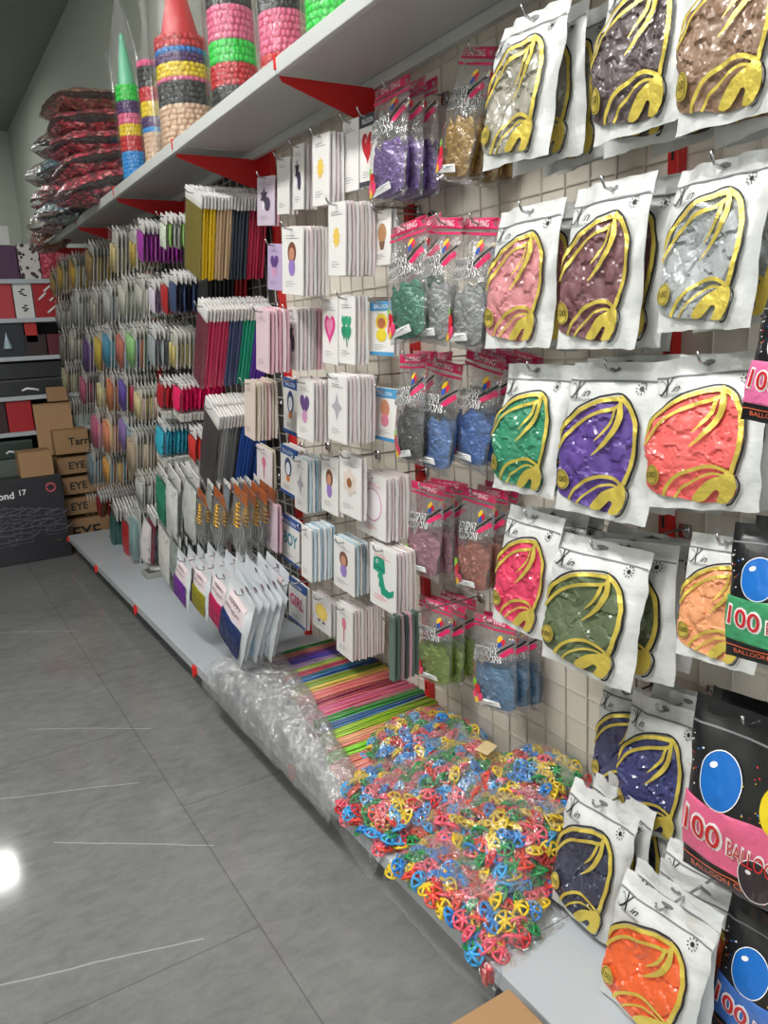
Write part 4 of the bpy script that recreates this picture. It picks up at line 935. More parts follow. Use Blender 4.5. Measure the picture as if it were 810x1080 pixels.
# ------------------------------------------------------------------ balloon sticks lying across the base shelf
SEQ = [('green', (70, 150, 70), 5), ('salmon', (206, 110, 100), 6), ('purple', (120, 70, 140), 6), ('indigo', (86, 66, 170), 5), ('lilac', (176, 130, 176), 5), ('yellow green', (170, 190, 70), 5), ('rose', (206, 76, 106), 7),
       ('blue', (50, 110, 160), 6), ('olive', (130, 150, 40), 5), ('yellow', (206, 180, 60), 5), ('coral', (216, 110, 100), 7), ('dark red', (150, 46, 60), 5), ('pink', (212, 90, 120), 9), ('grass green', (60, 150, 56), 5),
       ('steel blue', (56, 100, 160), 5), ('lime', (150, 190, 30), 6), ('pale orange', (226, 150, 110), 6), ('bright lime', (130, 206, 20), 5), ('peach pink', (226, 130, 110), 10)]
YS0, YS1 = 2.60, 1.70
tot = sum(c[2] for c in SEQ); pitch = (YS0 - YS1) / tot
stm = [MB().tube([(0, 0, 0), (.20, b, .002), (.40, 0, 0)], .0031, 6).mesh('balloon_stick', PRINT, True) for b in (.004, -.004, .0)]
def stick_x(y): return -.30 - .15 * min(1, max(0, (2.5 - y) / .75))
def heap_z(y): t = (YS0 - y) / (YS0 - YS1); return SHZ + .012 + .060 * math.sin(PI * min(1, max(0, .12 + t * .8))) ** .7 + .006 * noise.noise(Vector((y * 9, 1, 2)))
i = 0; filler = MB()
for nm, c, n in SEQ:
    sk = U(-.035, .035); dxg = U(-.02, .02)
    for j in range(n):
        y = YS0 - (i + .5) * pitch; i += 1
        for layer in (0, 1):
            z = heap_z(y) + layer * .0065
            if layer == 0:
                filler.box(stick_x(y) + .02, -.01, y - pitch * .5, y + pitch * .5, SHZ, z - .003)
            o = link('balloon_stick', stm[(i + layer) % 3]); x0 = stick_x(y) + dxg * .5 + U(-.010, .010); o.scale = (min(1, (-.012 - x0) / .4), 1, 1); o.location = (x0, y + U(-.002, .002) + layer * pitch * .4, z + U(-.001, .001))
            o.rotation_euler = (0, U(-.01, .01), sk * .5 + U(-.02, .02)); o.color = rgb(*[min(255, max(0, v * .86 + 18 + U(-16, 16))) for v in c])
            tag(o, f"{nm} plastic balloon stick in the row of sticks across the base shelf", 'balloon stick', 'coloured balloon sticks on the base shelf')
f = link('balloon_stick_heap', filler.mesh('balloon_stick_heap', mat('stick_mass', rgb(170, 120, 110), .5)))
tag(f, 'mass of balloon sticks buried under the top rows of sticks', 'balloon sticks', kind='stuff')
# crinkled sleeves over the front ends, hanging over the shelf edge
def crumple(nx, ny, fn, amp, seed, fr=26):
    mb = MB(); W = nx + 1; vs = []
    for j in range(ny + 1):
        for i_ in range(nx + 1):
            p = Vector(fn(i_ / nx, j / ny)); q = p * fr + Vector((seed * 5.3, 0, 0))
            e = min(1, 6 * min(i_ / nx, 1 - i_ / nx, j / ny, 1 - j / ny) + .3)
            c1 = noise.voronoi(q + Vector((noise.noise(q), noise.noise(q + Vector((5, 5, 5))), 0)) * .6)[0]
            k = (c1[1] - c1[0]) - .3
            vs.append(tuple(p + Vector((noise.noise(q * .6 + Vector((3, 0, 0))), noise.noise(q * .6 + Vector((0, 7, 0))), (c1[0] - .35) * 1.6 + .5 * noise.noise(q * 2.6))) * amp * e))
    mb.add(vs, [(j * W + i_, (j + 1) * W + i_, (j + 1) * W + i_ + 1, j * W + i_ + 1) for j in range(ny) for i_ in range(nx)])
    return mb
SLN = ['farthest of the row', 'second from the far end of the row', 'in the middle of the row', 'beside the red clip', 'next to the heaped cup bags']
for k in range(5):
    y1 = 2.66 - k * .195; y0 = y1 - .24
    def fn(u, v, y0=y0, y1=y1):
        y = y0 + (y1 - y0) * v; a = u * 1.0; top = heap_z(y) + .025 + .020 * math.sin(PI * v)
        xs = stick_x(y) + .035; xm = min(-.47, xs - .06)
        if a < .5: x = xs + (xm - xs) * a / .5; z = top - .012 + .012 * math.sin(PI * a)
        else: b = (a - .5) / .5; x = xm + (-.535 - xm) * math.sin(b * PI / 2); z = top - .004 - (top - SHZ + .018) * b ** 1.6
        return (x, y, z)
    mb = crumple(60, 48, fn, .014, k + 1, 34)
    def fn2(u, v, y0=y0, y1=y1):
        p = fn(u, v); return (p[0] + .012, p[1], max(SHZ + .004, p[2] - .016) if p[0] > -.49 else p[2] - .008)
    mb2 = crumple(44, 34, fn2, .013, k + 9, 30)
    r = empty('stick_sleeve', (-.45, (y0 + y1) / 2, SHZ)); T = Vector(r.location)
    for nm, b in (('outer_film', mb), ('inner_film', mb2)):
        b.v = [tuple(Vector(v) - T) for v in b.v]; link(nm, b.mesh(nm, CRINKLE, False), r)
    tag(r, f"crumpled clear sleeve over the stick ends, {SLN[k]}", 'plastic sleeve', 'clear sleeves over the stick ends')

# ------------------------------------------------------------------ heaped clear bags of balloon cups
def cup_mesh(seed):
    rr = random.Random(seed); mb = MB(); n = 16
    mb.tube([(.021 * math.cos(2 * PI * k / n), .021 * math.sin(2 * PI * k / n), .000) for k in range(n)], .0030, 6, closed=True)
    mb.lathe([(.0005, .013), (.0055, .013), (.0080, .009), (.0070, .004), (.0055, -.006), (.0040, -.006), (.0040, .002)], 10)
    for k in range(6):
        a = 2 * PI * k / 6
        mb.tube([(.005 * math.cos(a), .005 * math.sin(a), .010), (.014 * math.cos(a), .014 * math.sin(a), .0065), (.0205 * math.cos(a), .0205 * math.sin(a), .000)], [.0038, .0032, .0034], 6)
    return mb.mesh('balloon_cup', CUPM, True)
CUPM = mat('cup_plastic', rough=.3, coat=.5, objcol=True)
CUP = cup_mesh(1)
# six pillow shaped bags: centre x, y, half sizes, turn, height
CB = [(-.19, 1.80, .18, .17, .2, .13, 'beside the sticks against the panel'), (-.37, 1.62, .16, .17, -.3, .10, 'at the shelf edge beside the sticks'), (-.23, 1.53, .15, .15, .3, .15, 'in the middle of the heap'),
      (-.12, 1.36, .15, .15, .1, .17, 'against the panel beside the navy bag'), (-.27, 1.25, .17, .16, -.2, .15, 'nearest of the heap, in the middle'), (-.43, 1.22, .14, .20, .15, .08, 'lying over the near shelf edge')]
CB = [(cx, 1.03 + (cy - 1.03) * .86, a, b * .90, t, h, d) for cx, cy, a, b, t, h, d in CB]
def cup_h(x, y, only=None):
    best = 0; bi = -1
    for i_, (cx, cy, a, b, t, h, _) in enumerate(CB):
        if only is not None and i_ != only: continue
        dx, dy = x - cx, y - cy; u = (dx * math.cos(t) + dy * math.sin(t)) / a; v = (-dx * math.sin(t) + dy * math.cos(t)) / b
        q = 1 - (abs(u) ** 2.6 + abs(v) ** 2.6)
        if q > 0:
            hh = h * q ** .45
            if hh > best: best = hh; bi = i_
    return best, bi
CUPC = [('red', (204, 30, 36)), ('blue', (30, 130, 210)), ('green', (20, 140, 70)), ('yellow', (230, 196, 30)), ('pink', (232, 90, 110)), ('light blue', (60, 160, 220)), ('orange red', (220, 66, 44))]
rc = random.Random(3); spots = []; tries = 0
while tries < 26000:
    tries += 1
    x, y = rc.uniform(-.525, -.02), rc.uniform(1.02, 1.90)
    hh, bi = cup_h(x, y)
    if bi < 0 or hh < .02 or any((x - a[0]) ** 2 + (y - a[1]) ** 2 < .0215 ** 2 for a in spots): continue
    spots.append((x, y, hh, bi))
spots.sort(key=lambda q: (Vector((q[0], q[1], SHZ + q[2])) - CAM).length)
under = [MB() for _ in CUPC]
cv = [Vector(v.co) for v in CUP.vertices]; cf = [tuple(p.vertices) for p in CUP.polygons]
def cup_spin(): return (rc.uniform(-.9, .9), rc.uniform(-1.2, .4), rc.uniform(0, 6.28)), rc.uniform(.84, .98)
for i_, (x, y, hh, bi) in enumerate(spots):
    ci = rc.randrange(7) if rc.random() < .45 else min(6, int((noise.noise(Vector((x * 14, y * 14, bi * 2.0))) + .75) * 4.6)) % 7
    nm, c = CUPC[ci]; (e1, e2, e3), s_ = cup_spin(); z = SHZ + hh - .010 + rc.uniform(-.006, .004)
    if i_ < 300:
        o = link('balloon_cup', CUP); o.location = (x, y, z); o.rotation_euler = (e1, e2, e3); o.scale = (s_, s_, s_); o.color = rgb(*c)
        tag(o, f"{nm} balloon cup with spokes in the bag {CB[bi][6]}", 'balloon cup', 'balloon cups in the heaped clear bags')
    else:
        M = Matrix.Translation((x, y, z)) @ Matrix.Rotation(e3, 4, 'Z') @ Matrix.Rotation(e2, 4, 'Y') @ Matrix.Rotation(e1, 4, 'X') @ Matrix.Scale(s_, 4)
        under[ci].add([tuple(M @ v) for v in cv], cf)
for _ in range(1200):
    x, y = rc.uniform(-.51, -.03), rc.uniform(1.04, 1.88); hh, bi = cup_h(x, y)
    if bi < 0 or hh < .025: continue
    z = SHZ + max(.012, hh - .024 - rc.uniform(0, .022)); M = Matrix.Translation((x, y, z)) @ Matrix.Rotation(rc.uniform(0, 6.28), 4, 'Z') @ Matrix.Rotation(rc.uniform(-1, 1), 4, 'X')
    under[rc.randrange(7)].add([tuple(M @ v) for v in cv], cf)
al = MB()
for i_, m_ in enumerate(under): al.add(m_.v, m_.f, i_)
# lowest mass under the cups, stepped below the visible layers
f = link('balloon_cup_heap', al.mesh('balloon_cup_heap', [mat('cup_' + n_.replace(' ', '_'), rgb(*c), .3, coat=.4) for n_, c in CUPC], True))
tag(f, 'mass of coloured balloon cups under and behind the nearest cups', 'balloon cups', kind='stuff')
for i_, (cx, cy, a, b, t, h, d) in enumerate(CB):
    mb = MB(); n1, n2 = 46, 46; vs = []
    for j in range(n2 + 1):
        for k in range(n1 + 1):
            u, v = (k / n1 * 2 - 1) * 1.12, (j / n2 * 2 - 1) * 1.12
            x = cx + u * a * math.cos(t) - v * b * math.sin(t); y = cy + u * a * math.sin(t) + v * b * math.cos(t)
            q = 1 - (abs(u) ** 2.6 + abs(v) ** 2.6); z = h * max(0, q) ** .45 + .012
            other = cup_h(x, y)[0]
            z = max(z, min(other, h) + .008) if q <= .15 else z
            if x < -.5: z = z - min(.07, (-.5 - x) * .9)
            q3 = Vector((x * 24, y * 24, i_ * 3.0)); z += .012 * (noise.noise(q3) + .6 * noise.noise(q3 * 2.3))
            vs.append((min(x, -.006) if x > -.53 else -.53 + (x + .53) * .15, y, SHZ + max(z, -.05 if x < -.505 else .004)))
    W = n1 + 1; T = Vector((cx, cy, SHZ))
    mb.add([tuple(Vector(v) - T) for v in vs], [(j * W + k, (j + 1) * W + k, (j + 1) * W + k + 1, j * W + k + 1) for j in range(n2) for k in range(n1)])
    o = link('cup_bag', mb.mesh('cup_bag', CUPFILM, False)); o.location = T
    tag(o, f"clear plastic bag of coloured balloon cups {d}", 'plastic bag', 'heaped clear bags of balloon cups')
# masking tape patch on a bag
p = Vector((-.17, 1.44, SHZ + cup_h(-.17, 1.44)[0] + .016))
o = link('packing_tape', MB().bbox(-.035, .035, -.018, .018, 0, .002, .0008).mesh('packing_tape', mat('tape', rgb(226, 200, 150), .35, coat=.4))); o.location = p; o.rotation_euler = (.2, .15, .5)
tag(o, 'strip of pale tan packing tape across a bag of balloon cups', 'tape')

# ------------------------------------------------------------------ tall layered bags on the top shelf
def bumpy(mb, r0, r1, z0, z1, nb, rows, mi, seed):
    rr = random.Random(seed); hz = (z1 - z0) / rows
    mb.lathe([(r0 * .93, z0), (r1 * .93, z1)], 20, mi)
    for q in range(rows):
        zc = z0 + hz * (q + .5); rad = r0 + (r1 - r0) * (q + .5) / rows
        for k in range(nb):
            a = 2 * PI * (k + .5 * (q % 2)) / nb + rr.uniform(-.06, .06); R_ = rad * .95
            s1 = rad * PI / nb * 1.15; s2 = hz * .62; cx, cy = R_ * math.cos(a), R_ * math.sin(a)
            vs = []; n_ = 6
            vs.append((cx, cy, zc - s2))
            for t_ in (-.5, .5):
                for m_ in range(n_):
                    b_ = 2 * PI * m_ / n_; c_ = .87; lx, ly = s1 * c_ * math.cos(b_), s1 * .8 * c_ * math.sin(b_)
                    vs.append((cx - lx * math.sin(a) + ly * math.cos(a), cy + lx * math.cos(a) + ly * math.sin(a), zc + s2 * t_))
            vs.append((cx, cy, zc + s2))
            fs = [(0, 1 + (m_ + 1) % n_, 1 + m_) for m_ in range(n_)] + [(1 + m_, 1 + (m_ + 1) % n_, 7 + (m_ + 1) % n_, 7 + m_) for m_ in range(n_)] + [(13, 7 + m_, 7 + (m_ + 1) % n_) for m_ in range(n_)]
            mb.add(vs, fs, mi)
LC = {'red': (206, 36, 44), 'blue': (30, 120, 200), 'purple': (84, 46, 110), 'yellow': (238, 210, 30), 'pink': (232, 110, 150), 'black': (44, 46, 48), 'beige': (222, 190, 160), 'green': (40, 214, 70), 'mint': (110, 200, 160), 'sky': (40, 150, 220)}
ELM = {k: mat('elastic_' + k, rgb(*c), .55, coat=.15) for k, c in LC.items()}
TZ = 2.079
def tower(xc, yb, rpx, layers, tip, desc, X=-.22, hpx=None):
    """layers: list of (colour, y top px, y bottom px) from the bottom up"""
    xc += 7; P0 = on_x(xc, yb, X); dist = (P0 - CAM).length
    P0.z = TZ; rad = rpx * dist / F * .95
    rad = min(rad, .15)
    root = empty('layered_bag', (P0.x, P0.y, TZ))
    zt = 0
    for i_, (c, yt, yl) in enumerate(layers):
        z0 = on_x(xc, yl, X).z - TZ if i_ else .004; z1 = on_x(xc, yt, X).z - TZ
        mb = MB(); hgt = z1 - z0; rows = max(1, round(hgt / .019)); k0 = 1 - .12 * (z0 / .5); k1 = 1 - .12 * (z1 / .5)
        bumpy(mb, rad * k0 * .88, rad * k1 * .88, z0, z1, 28, rows, 0, i_ + int(xc))
        link('elastic_layer', mb.mesh('elastic_layer', ELM[c], True), root)['label'] = f'{c} layer'; zt = z1
    if tip:
        c, yt, full = tip; zz = on_x(xc, yt, X).z - TZ
        link('cone_tip', MB().lathe([(rad * .62, zt - .005), (rad * .60, zt + .01), (rad * .12, zz), (.002, zz + .004)], 20).mesh('cone_tip', ELM[c], True), root)['label'] = f'{c} cone top'; zt = zz
    ph = U(0, 6); fl = MB(); n = 36; prof = [(rad * 1.0, .004), (rad * 1.04, .06), (rad * .98, zt * .6), (rad * .86, zt * .9), (rad * .55, zt + .04), (rad * .22, zt + .12), (.012, zt + .19), (.02, zt + .24)]
    vs = []; fs = []
    for i_, (r_, z_) in enumerate(prof):
        for k in range(n):
            a = 2 * PI * k / n; w_ = 1 + .05 * math.sin(9 * a + ph + z_ * 14) + .05 * noise.noise(Vector((math.cos(a) * 3, math.sin(a) * 3, z_ * 9 + ph)))
            vs.append((r_ * w_ * math.cos(a), r_ * w_ * math.sin(a), z_))
    for i_ in range(len(prof) - 1):
        for k in range(n): l = (k + 1) % n; fs.append((i_ * n + k, i_ * n + l, (i_ + 1) * n + l, (i_ + 1) * n + k))
    link('clear_bag', MB().add(vs, fs).mesh('clear_bag', FILM, True), root)['label'] = 'clear gathered bag'
    tag(root, desc, 'layered bag', 'layered bags on the top shelf')
tower(124, 195, 11, [('purple', 180, 192), ('pink', 168, 180), ('green', 154, 168), ('sky', 136, 154), ('yellow', 120, 136), ('red', 100, 120)], None, 'small layered clear bag with red top layer, farthest on the top shelf', X=-.16)
tower(137, 180, 14, [('sky', 160, 178), ('red', 142, 160), ('yellow', 128, 142), ('pink', 115, 128), ('purple', 100, 115), ('green', 80, 100)], ('mint', 12, 1), 'tall layered clear bag with pale green cone top', X=-.24)
tower(160, 162, 14, [('beige', 140, 162), ('sky', 134, 140), ('purple', 122, 134), ('yellow', 104, 122), ('red', 87, 104), ('black', 62, 87), ('pink', 54, 62)], None, 'layered clear bag with black upper layer, beige base layer', X=-.22)
tower(193, 142, 30, [('beige', 114, 140), ('black', 88, 114), ('pink', 83, 88), ('yellow', 66, 83), ('purple', 55, 66), ('blue', 48, 55), ('red', 32, 48)], ('red', -60, 1), 'wide layered clear bag with red cone top, beige base layer', X=-.22)
tower(243, 108, 26, [('black', 96, 106), ('red', 70, 96), ('green', 44, 70), ('pink', 4, 44), ('black', -30, 4)], ('pink', -120, 1), 'layered clear bag with broad pink and bright green layers', X=-.22)
tower(294, 68, 26, [('red', 62, 72), ('pink', 14, 62), ('black', -26, 14), ('green', -60, -26)], ('pink', -160, 1), 'layered clear bag with pink layer under black layer', X=-.22)
tower(346, 32, 30, [('green', -8, 32), ('yellow', -40, -8), ('pink', -80, -40)], ('green', -170, 1), 'layered clear bag with bright green base, nearest on top shelf', X=-.22)

# ------------------------------------------------------------------ heaped reddish bags at the far end of the top shelf
def petal_mat(name, cols):
    m = bpy.data.materials.new(name); m.use_nodes = True; nt = m.node_tree; p = nt.nodes['Principled BSDF']; N = nt.nodes.new; L = nt.links
    tc = N('ShaderNodeTexCoord'); v = N('ShaderNodeTexVoronoi'); v.inputs['Scale'].default_value = 60; v.inputs['Randomness'].default_value = 1; L.new(tc.outputs['Object'], v.inputs['Vector'])
    sx = N('ShaderNodeSeparateColor'); L.new(v.outputs['Color'], sx.inputs[0]); r = N('ShaderNodeValToRGB'); r.color_ramp.interpolation = 'CONSTANT'
    while len(r.color_ramp.elements) < len(cols): r.color_ramp.elements.new(.5)
    for i_, c in enumerate(cols): r.color_ramp.elements[i_].position = i_ / len(cols); r.color_ramp.elements[i_].color = rgb(*[min(255, int(q_ * 1.35 + 16)) for q_ in c])
    L.new(sx.outputs[0], r.inputs['Fac']); L.new(r.outputs['Color'], p.inputs['Base Color']); p.inputs['Roughness'].default_value = .4; p.inputs['Coat Weight'].default_value = .3
    b = N('ShaderNodeBump'); b.inputs['Strength'].default_value = .8; b.inputs['Distance'].default_value = .012; L.new(v.outputs['Distance'], b.inputs['Height']); L.new(b.outputs['Normal'], p.inputs['Normal'])
    return m
PRED = petal_mat('red_pieces', [(96, 20, 34), (150, 30, 50), (70, 20, 26), (176, 60, 76), (120, 30, 40), (60, 40, 40), (190, 110, 110)])
PBRN = petal_mat('brown_pieces', [(96, 70, 50), (130, 90, 66), (120, 50, 50), (70, 50, 40), (150, 120, 90), (110, 40, 50)])
PBLU = petal_mat('teal_pieces', [(50, 80, 90), (80, 110, 116), (40, 56, 66), (120, 140, 144), (70, 60, 70), (150, 150, 150)])
PMIX = petal_mat('mixed_pieces', [(150, 140, 130), (110, 50, 56), (80, 76, 70), (170, 160, 150), (60, 56, 54), (130, 90, 90)])
PIECEFILM = film_mat('piece_bag_film', .05, .05, 26, mult=.4)
def pillow(name, c, a, b, h, M, desc, rot, seed):
    def srf(u, v, sg, k):
        q = max(0, 1 - abs(u) ** 2.4) ** .5 * max(0, 1 - abs(v) ** 2.4) ** .5
        z = sg * h * q * k; n_ = noise.noise(Vector((u * 3.1, v * 3.1, seed * 2.7 + sg))) * .014 + noise.noise(Vector((u * 7, v * 7, seed * 1.7 + sg))) * .012
        return (u * a * (1 - .08 * v * v), v * b * (1 - .08 * u * u), z + n_ * (q + .15))
    root = empty(name, c)
    root.rotation_euler = rot
    for pn, k, m_, N_ in (('petal_filling', .95, M, 30), ('clear_bag', 1.06, PIECEFILM, 26)):
        mb = MB(); W = N_ + 1; ext = .96 if pn == 'petal_filling' else 1.0
        for sg in (1, -1):
            vs = [srf(max(-1, min(1, (i_ / N_ * 2 - 1))) * ext, max(-1, min(1, (j / N_ * 2 - 1))) * ext, sg, k) for j in range(N_ + 1) for i_ in range(N_ + 1)]
            mb.add(vs, [((j * W + i_, j * W + i_ + 1, (j + 1) * W + i_ + 1, (j + 1) * W + i_) if sg > 0 else (j * W + i_, (j + 1) * W + i_, (j + 1) * W + i_ + 1, j * W + i_ + 1)) for j in range(N_) for i_ in range(N_)])
        link(pn, mb.mesh(pn, m_, True), root)
    tag(root, desc, 'plastic bag', 'heaped bags of small pieces on the top shelf')
for k, (X, Y, Z, a, b, h, M, rot, d) in enumerate([
 (-.26, 4.40, 2.565, .23, .24, .060, PBRN, (.0, -.05, .05), 'brown bag on top of the heaped reddish bags'),
 (-.25, 4.36, 2.465, .24, .24, .065, PRED, (.05, -.06, -.05), 'dark red bag second from top of the near heap'),
 (-.26, 4.32, 2.365, .25, .23, .068, PRED, (.05, -.12, .1), 'dark red bag in the middle of the near heap'),
 (-.26, 4.28, 2.265, .25, .22, .070, PRED, (-.05, -.2, .05), 'red brown bag low in the near heap'),
 (-.27, 4.24, 2.165, .25, .20, .075, PRED, (.0, -.28, .1), 'bright red bag lowest of the heap, nearest the layered bags'),
 (-.27, 4.86, 2.49, .21, .20, .075, PMIX, (.1, -.12, .1), 'pinkish grey bag upper left in the heap'),
 (-.28, 4.84, 2.36, .22, .20, .078, PBLU, (.1, -.18, -.1), 'teal grey bag in the middle of the heap'),
 (-.28, 4.80, 2.25, .22, .20, .072, PRED, (.1, -.22, .1), 'dull red bag under the teal grey bag'),
 (-.29, 4.78, 2.16, .23, .20, .068, PBLU, (.1, -.3, .2), 'teal bag over the shelf edge, low in the heap'),
 (-.25, 5.30, 2.42, .20, .22, .08, PMIX, (.1, -.1, .2), 'mottled grey red bag at the far upper heap'),
 (-.26, 5.28, 2.29, .21, .22, .08, PRED, (.1, -.2, .0), 'dark red bag at the far side of the heap'),
 (-.28, 5.26, 2.17, .22, .22, .075, PMIX, (.1, -.3, .1), 'mottled grey bag at the far end of the heap'),
 (-.33, 5.50, 2.09, .15, .14, .075, PBRN, (.1, -.5, .1), 'brown grey bag drooping at the far shelf end')]):
    pillow('piece_bag', Vector((X, Y, Z)), a, b, h, M, d, rot, k + 1)

# ------------------------------------------------------------------ far shelving across the end of the aisle
YS = 6.02
r = empty('end_shelving', (-1.2, YS, 0))
link('back_board', MB().box(-1.2, 1.12, .40, .42, 0, 2.06).mesh('back_board', mat('dark_back', rgb(70, 70, 74), .7)), r)
for sx in (-1.2, .0, 1.1): link('upright', MB().bbox(sx, sx + .03, .36, .40, 0, 2.06, .002).mesh('upright', SHELFGREY), r)
for z in (1.878, 1.618, 1.360, 1.090, .842, .47, .12):
    link('shelf_board', MB().bbox(-1.2, 1.12, 0, .40, z - .03, z, .003).mesh('shelf_board', SHELFGREY), r)
tag(r, 'grey shelving unit across the far end of the aisle', 'shelving unit')
def px_box(name, xl, xr, yt, z0, dep, m, desc, cat, parts=None, Y=None, group=None, yaw=0):
    Y = Y or YS + .03
    a = on_y(xl, yt, Y); b = on_y(xr, yt, Y); w = b.x - a.x; h = max(.03, (a.z + b.z) / 2 - z0)
    root = empty(name, ((a.x + b.x) / 2, Y, z0)); root.rotation_euler.z = yaw
    link('body', MB().bbox(-w / 2, w / 2, 0, dep, 0, h, .004).mesh('body', m), root)
    if parts: parts(root, w, h)
    tag(root, desc, cat, group); return root
def gift(col, pat=None):
    def f(root, w, h):
        for sx in (-1, 1):
            link('cord_handle', MB().tube([(-w * .2, .02 * (1 + sx), h), (-w * .15, .02 * (1 + sx), h + .06), (w * .15, .02 * (1 + sx), h + .06), (w * .2, .02 * (1 + sx), h)], .003, 5).mesh('cord_handle', mat('cord', rgb(200, 200, 200), .6), True), root)
    return f
def speck(name, base, dots, scale=30):
    m = bpy.data.materials.new(name); m.use_nodes = True; nt = m.node_tree; p = nt.nodes['Principled BSDF']; N = nt.nodes.new; L = nt.links
    tc = N('ShaderNodeTexCoord'); v = N('ShaderNodeTexVoronoi'); v.inputs['Scale'].default_value = scale; L.new(tc.outputs['Object'], v.inputs['Vector'])
    r_ = N('ShaderNodeValToRGB'); r_.color_ramp.interpolation = 'CONSTANT'; r_.color_ramp.elements[0].color = dots; r_.color_ramp.elements[1].position = .42; r_.color_ramp.elements[1].color = base
    L.new(v.outputs['Distance'], r_.inputs['Fac']); L.new(r_.outputs['Color'], p.inputs['Base Color']); p.inputs['Roughness'].default_value = .5; return m
GB = 'gift bags and boxes on the far shelving'
px_box('gift_bag', -30, 16, 259, 1.878, .14, mat('plum_paper', rgb(86, 50, 84), .5), 'plum gift bag on the top far shelf', 'gift bag', gift(0), group=GB)
px_box('gift_bag', 17, 39, 257, 1.878, .14, speck('floral_paper', rgb(214, 208, 204), rgb(60, 44, 50)), 'black and white speckled floral gift bag on the top far shelf', 'gift bag', gift(0), group=GB)
px_box('gift_bag', 40, 70, 256, 1.878, .14, speck('rose_paper', rgb(176, 50, 70), rgb(220, 110, 130), 40), 'rose red floral gift bag on the top far shelf', 'gift bag', gift(0), group=GB)
px_box('gift_box', -28, 8, 238, on_y(0, 258.5, YS + .03).z, .16, mat('pale_paper', rgb(216, 214, 210), .5), 'white box lying on top of the plum gift bag', 'gift box', group=GB)
def strokes(root, w, h):
    m = MB()
    for qx, qz in ((-.12, .72), (.02, .78), (-.05, .66), (.1, .62), (-.06, .28), (.06, .34), (.02, .2), (.1, .25)): m.box(w * qx - .012, w * qx + .012, -.0015, 0, h * qz - .004, h * qz + .006)
    link('print', m.mesh('print', BLACK), root)
px_box('gift_box', -24, 11, 298, 1.618, .2, mat('redpink_box', rgb(190, 50, 60), .4, coat=.3), 'pinkish red box left of the white box', 'gift box', group=GB)
px_box('gift_box', 12, 32, 297, 1.618, .2, mat('white_box', rgb(220, 220, 218), .5), 'white box with dark marks on the second far shelf', 'gift box', strokes, group=GB)
def blobs(root, w, h):
    m = MB()
    for qx, qz, s_ in ((.1, .8, .03), (-.2, .55, .02), (-.1, .62, .016), (.15, .2, .03), (.2, .5, .015)): m.tube([(w * qx - s_, -.001, h * qz - s_ * .6), (w * qx, -.003, h * qz + s_ * .2), (w * qx + s_, -.001, h * qz + s_)], .007, 5)
    link('white_motif', m.mesh('white_motif', WHITEINK, True), root)
px_box('gift_box', 33, 60, 297, 1.618, .2, mat('red_box', rgb(170, 24, 36), .35, coat=.4), 'red box with white motif on the second far shelf', 'gift box', blobs, group=GB)
def horn(col):
    def f(root, w, h):
        m = MB(); m.lathe([(.03, 0), (.024, .02), (.006, .09), (.002, .11)], 14, c=(w * .1, -.01, h * .25)); link('white_cone', m.mesh('white_cone', mat('pale_cone', rgb(170, 190, 200), .5), True), root)
    return f
px_box('gift_box', -26, 24, 341, 1.360, .24, mat('dark_box', rgb(34, 38, 46), .4), 'dark box with pale cone print on the third far shelf', 'gift box', horn(0), group=GB)
px_box('gift_box', 25, 38, 340, 1.45, .2, mat('red_small', rgb(190, 40, 34), .4), 'small red box above the dark brown box', 'gift box', group=GB)
px_box('gift_box', 24, 48, 353, 1.360, .24, mat('brown_box', rgb(50, 32, 34), .4), 'dark brown box on the third far shelf', 'gift box', group=GB)
px_box('gift_box', 49, 68, 352, 1.360, .22, mat('wine_box', rgb(96, 24, 36), .4), 'wine red box on the third far shelf behind the candle packs', 'gift box', group=GB)
def mark(root, w, h):
    m = MB(); m.tube([(w * .0, -.001, h * .3), (w * .06, -.003, h * .42), (w * .14, -.001, h * .36), (w * .2, -.001, h * .28)], .008, 5); link('white_mark', m.mesh('white_mark', WHITEINK, True), root)
    link('edge_line', MB().box(-w / 2, w / 2, -.0008, 0, h * .9, h * .92).mesh('edge_line', GREYINK), root)
DKB = mat('black_box', rgb(30, 32, 34), .4, coat=.2)
px_box('carton', -26, 66, 400, 1.090, .3, DKB, 'black carton with white mark, lower of two on the fourth far shelf', 'carton', mark, group=GB)
z_ = on_y(20, 400, YS + .03).z + .003
px_box('carton', -26, 64, 383, z_, .3, DKB, 'plain black carton, upper of two on the fourth far shelf', 'carton', group=GB)
px_box('gift_box', 5, 32, 421, .842, .25, mat('red_plain', rgb(176, 24, 34), .4), 'plain red box on the fifth far shelf', 'gift box', group=GB)
px_box('gift_box', -26, 4, 421, .842, .25, mat('dim_box', rgb(60, 30, 34), .5), 'dark maroon box beside the plain red box', 'gift box', group=GB)
px_box('gift_box', -26, 34, 466, on_y(10, 484, YS + .03).z, .25, mat('dkgreen', rgb(40, 58, 50), .5), 'dark green flat box on the lower far shelf', 'gift box', mark, group=GB)
px_box('gift_box', -26, 24, 486, .47, .25, mat('greyg', rgb(96, 104, 98), .5), 'grey green box under the dark green flat box', 'gift box', group=GB)

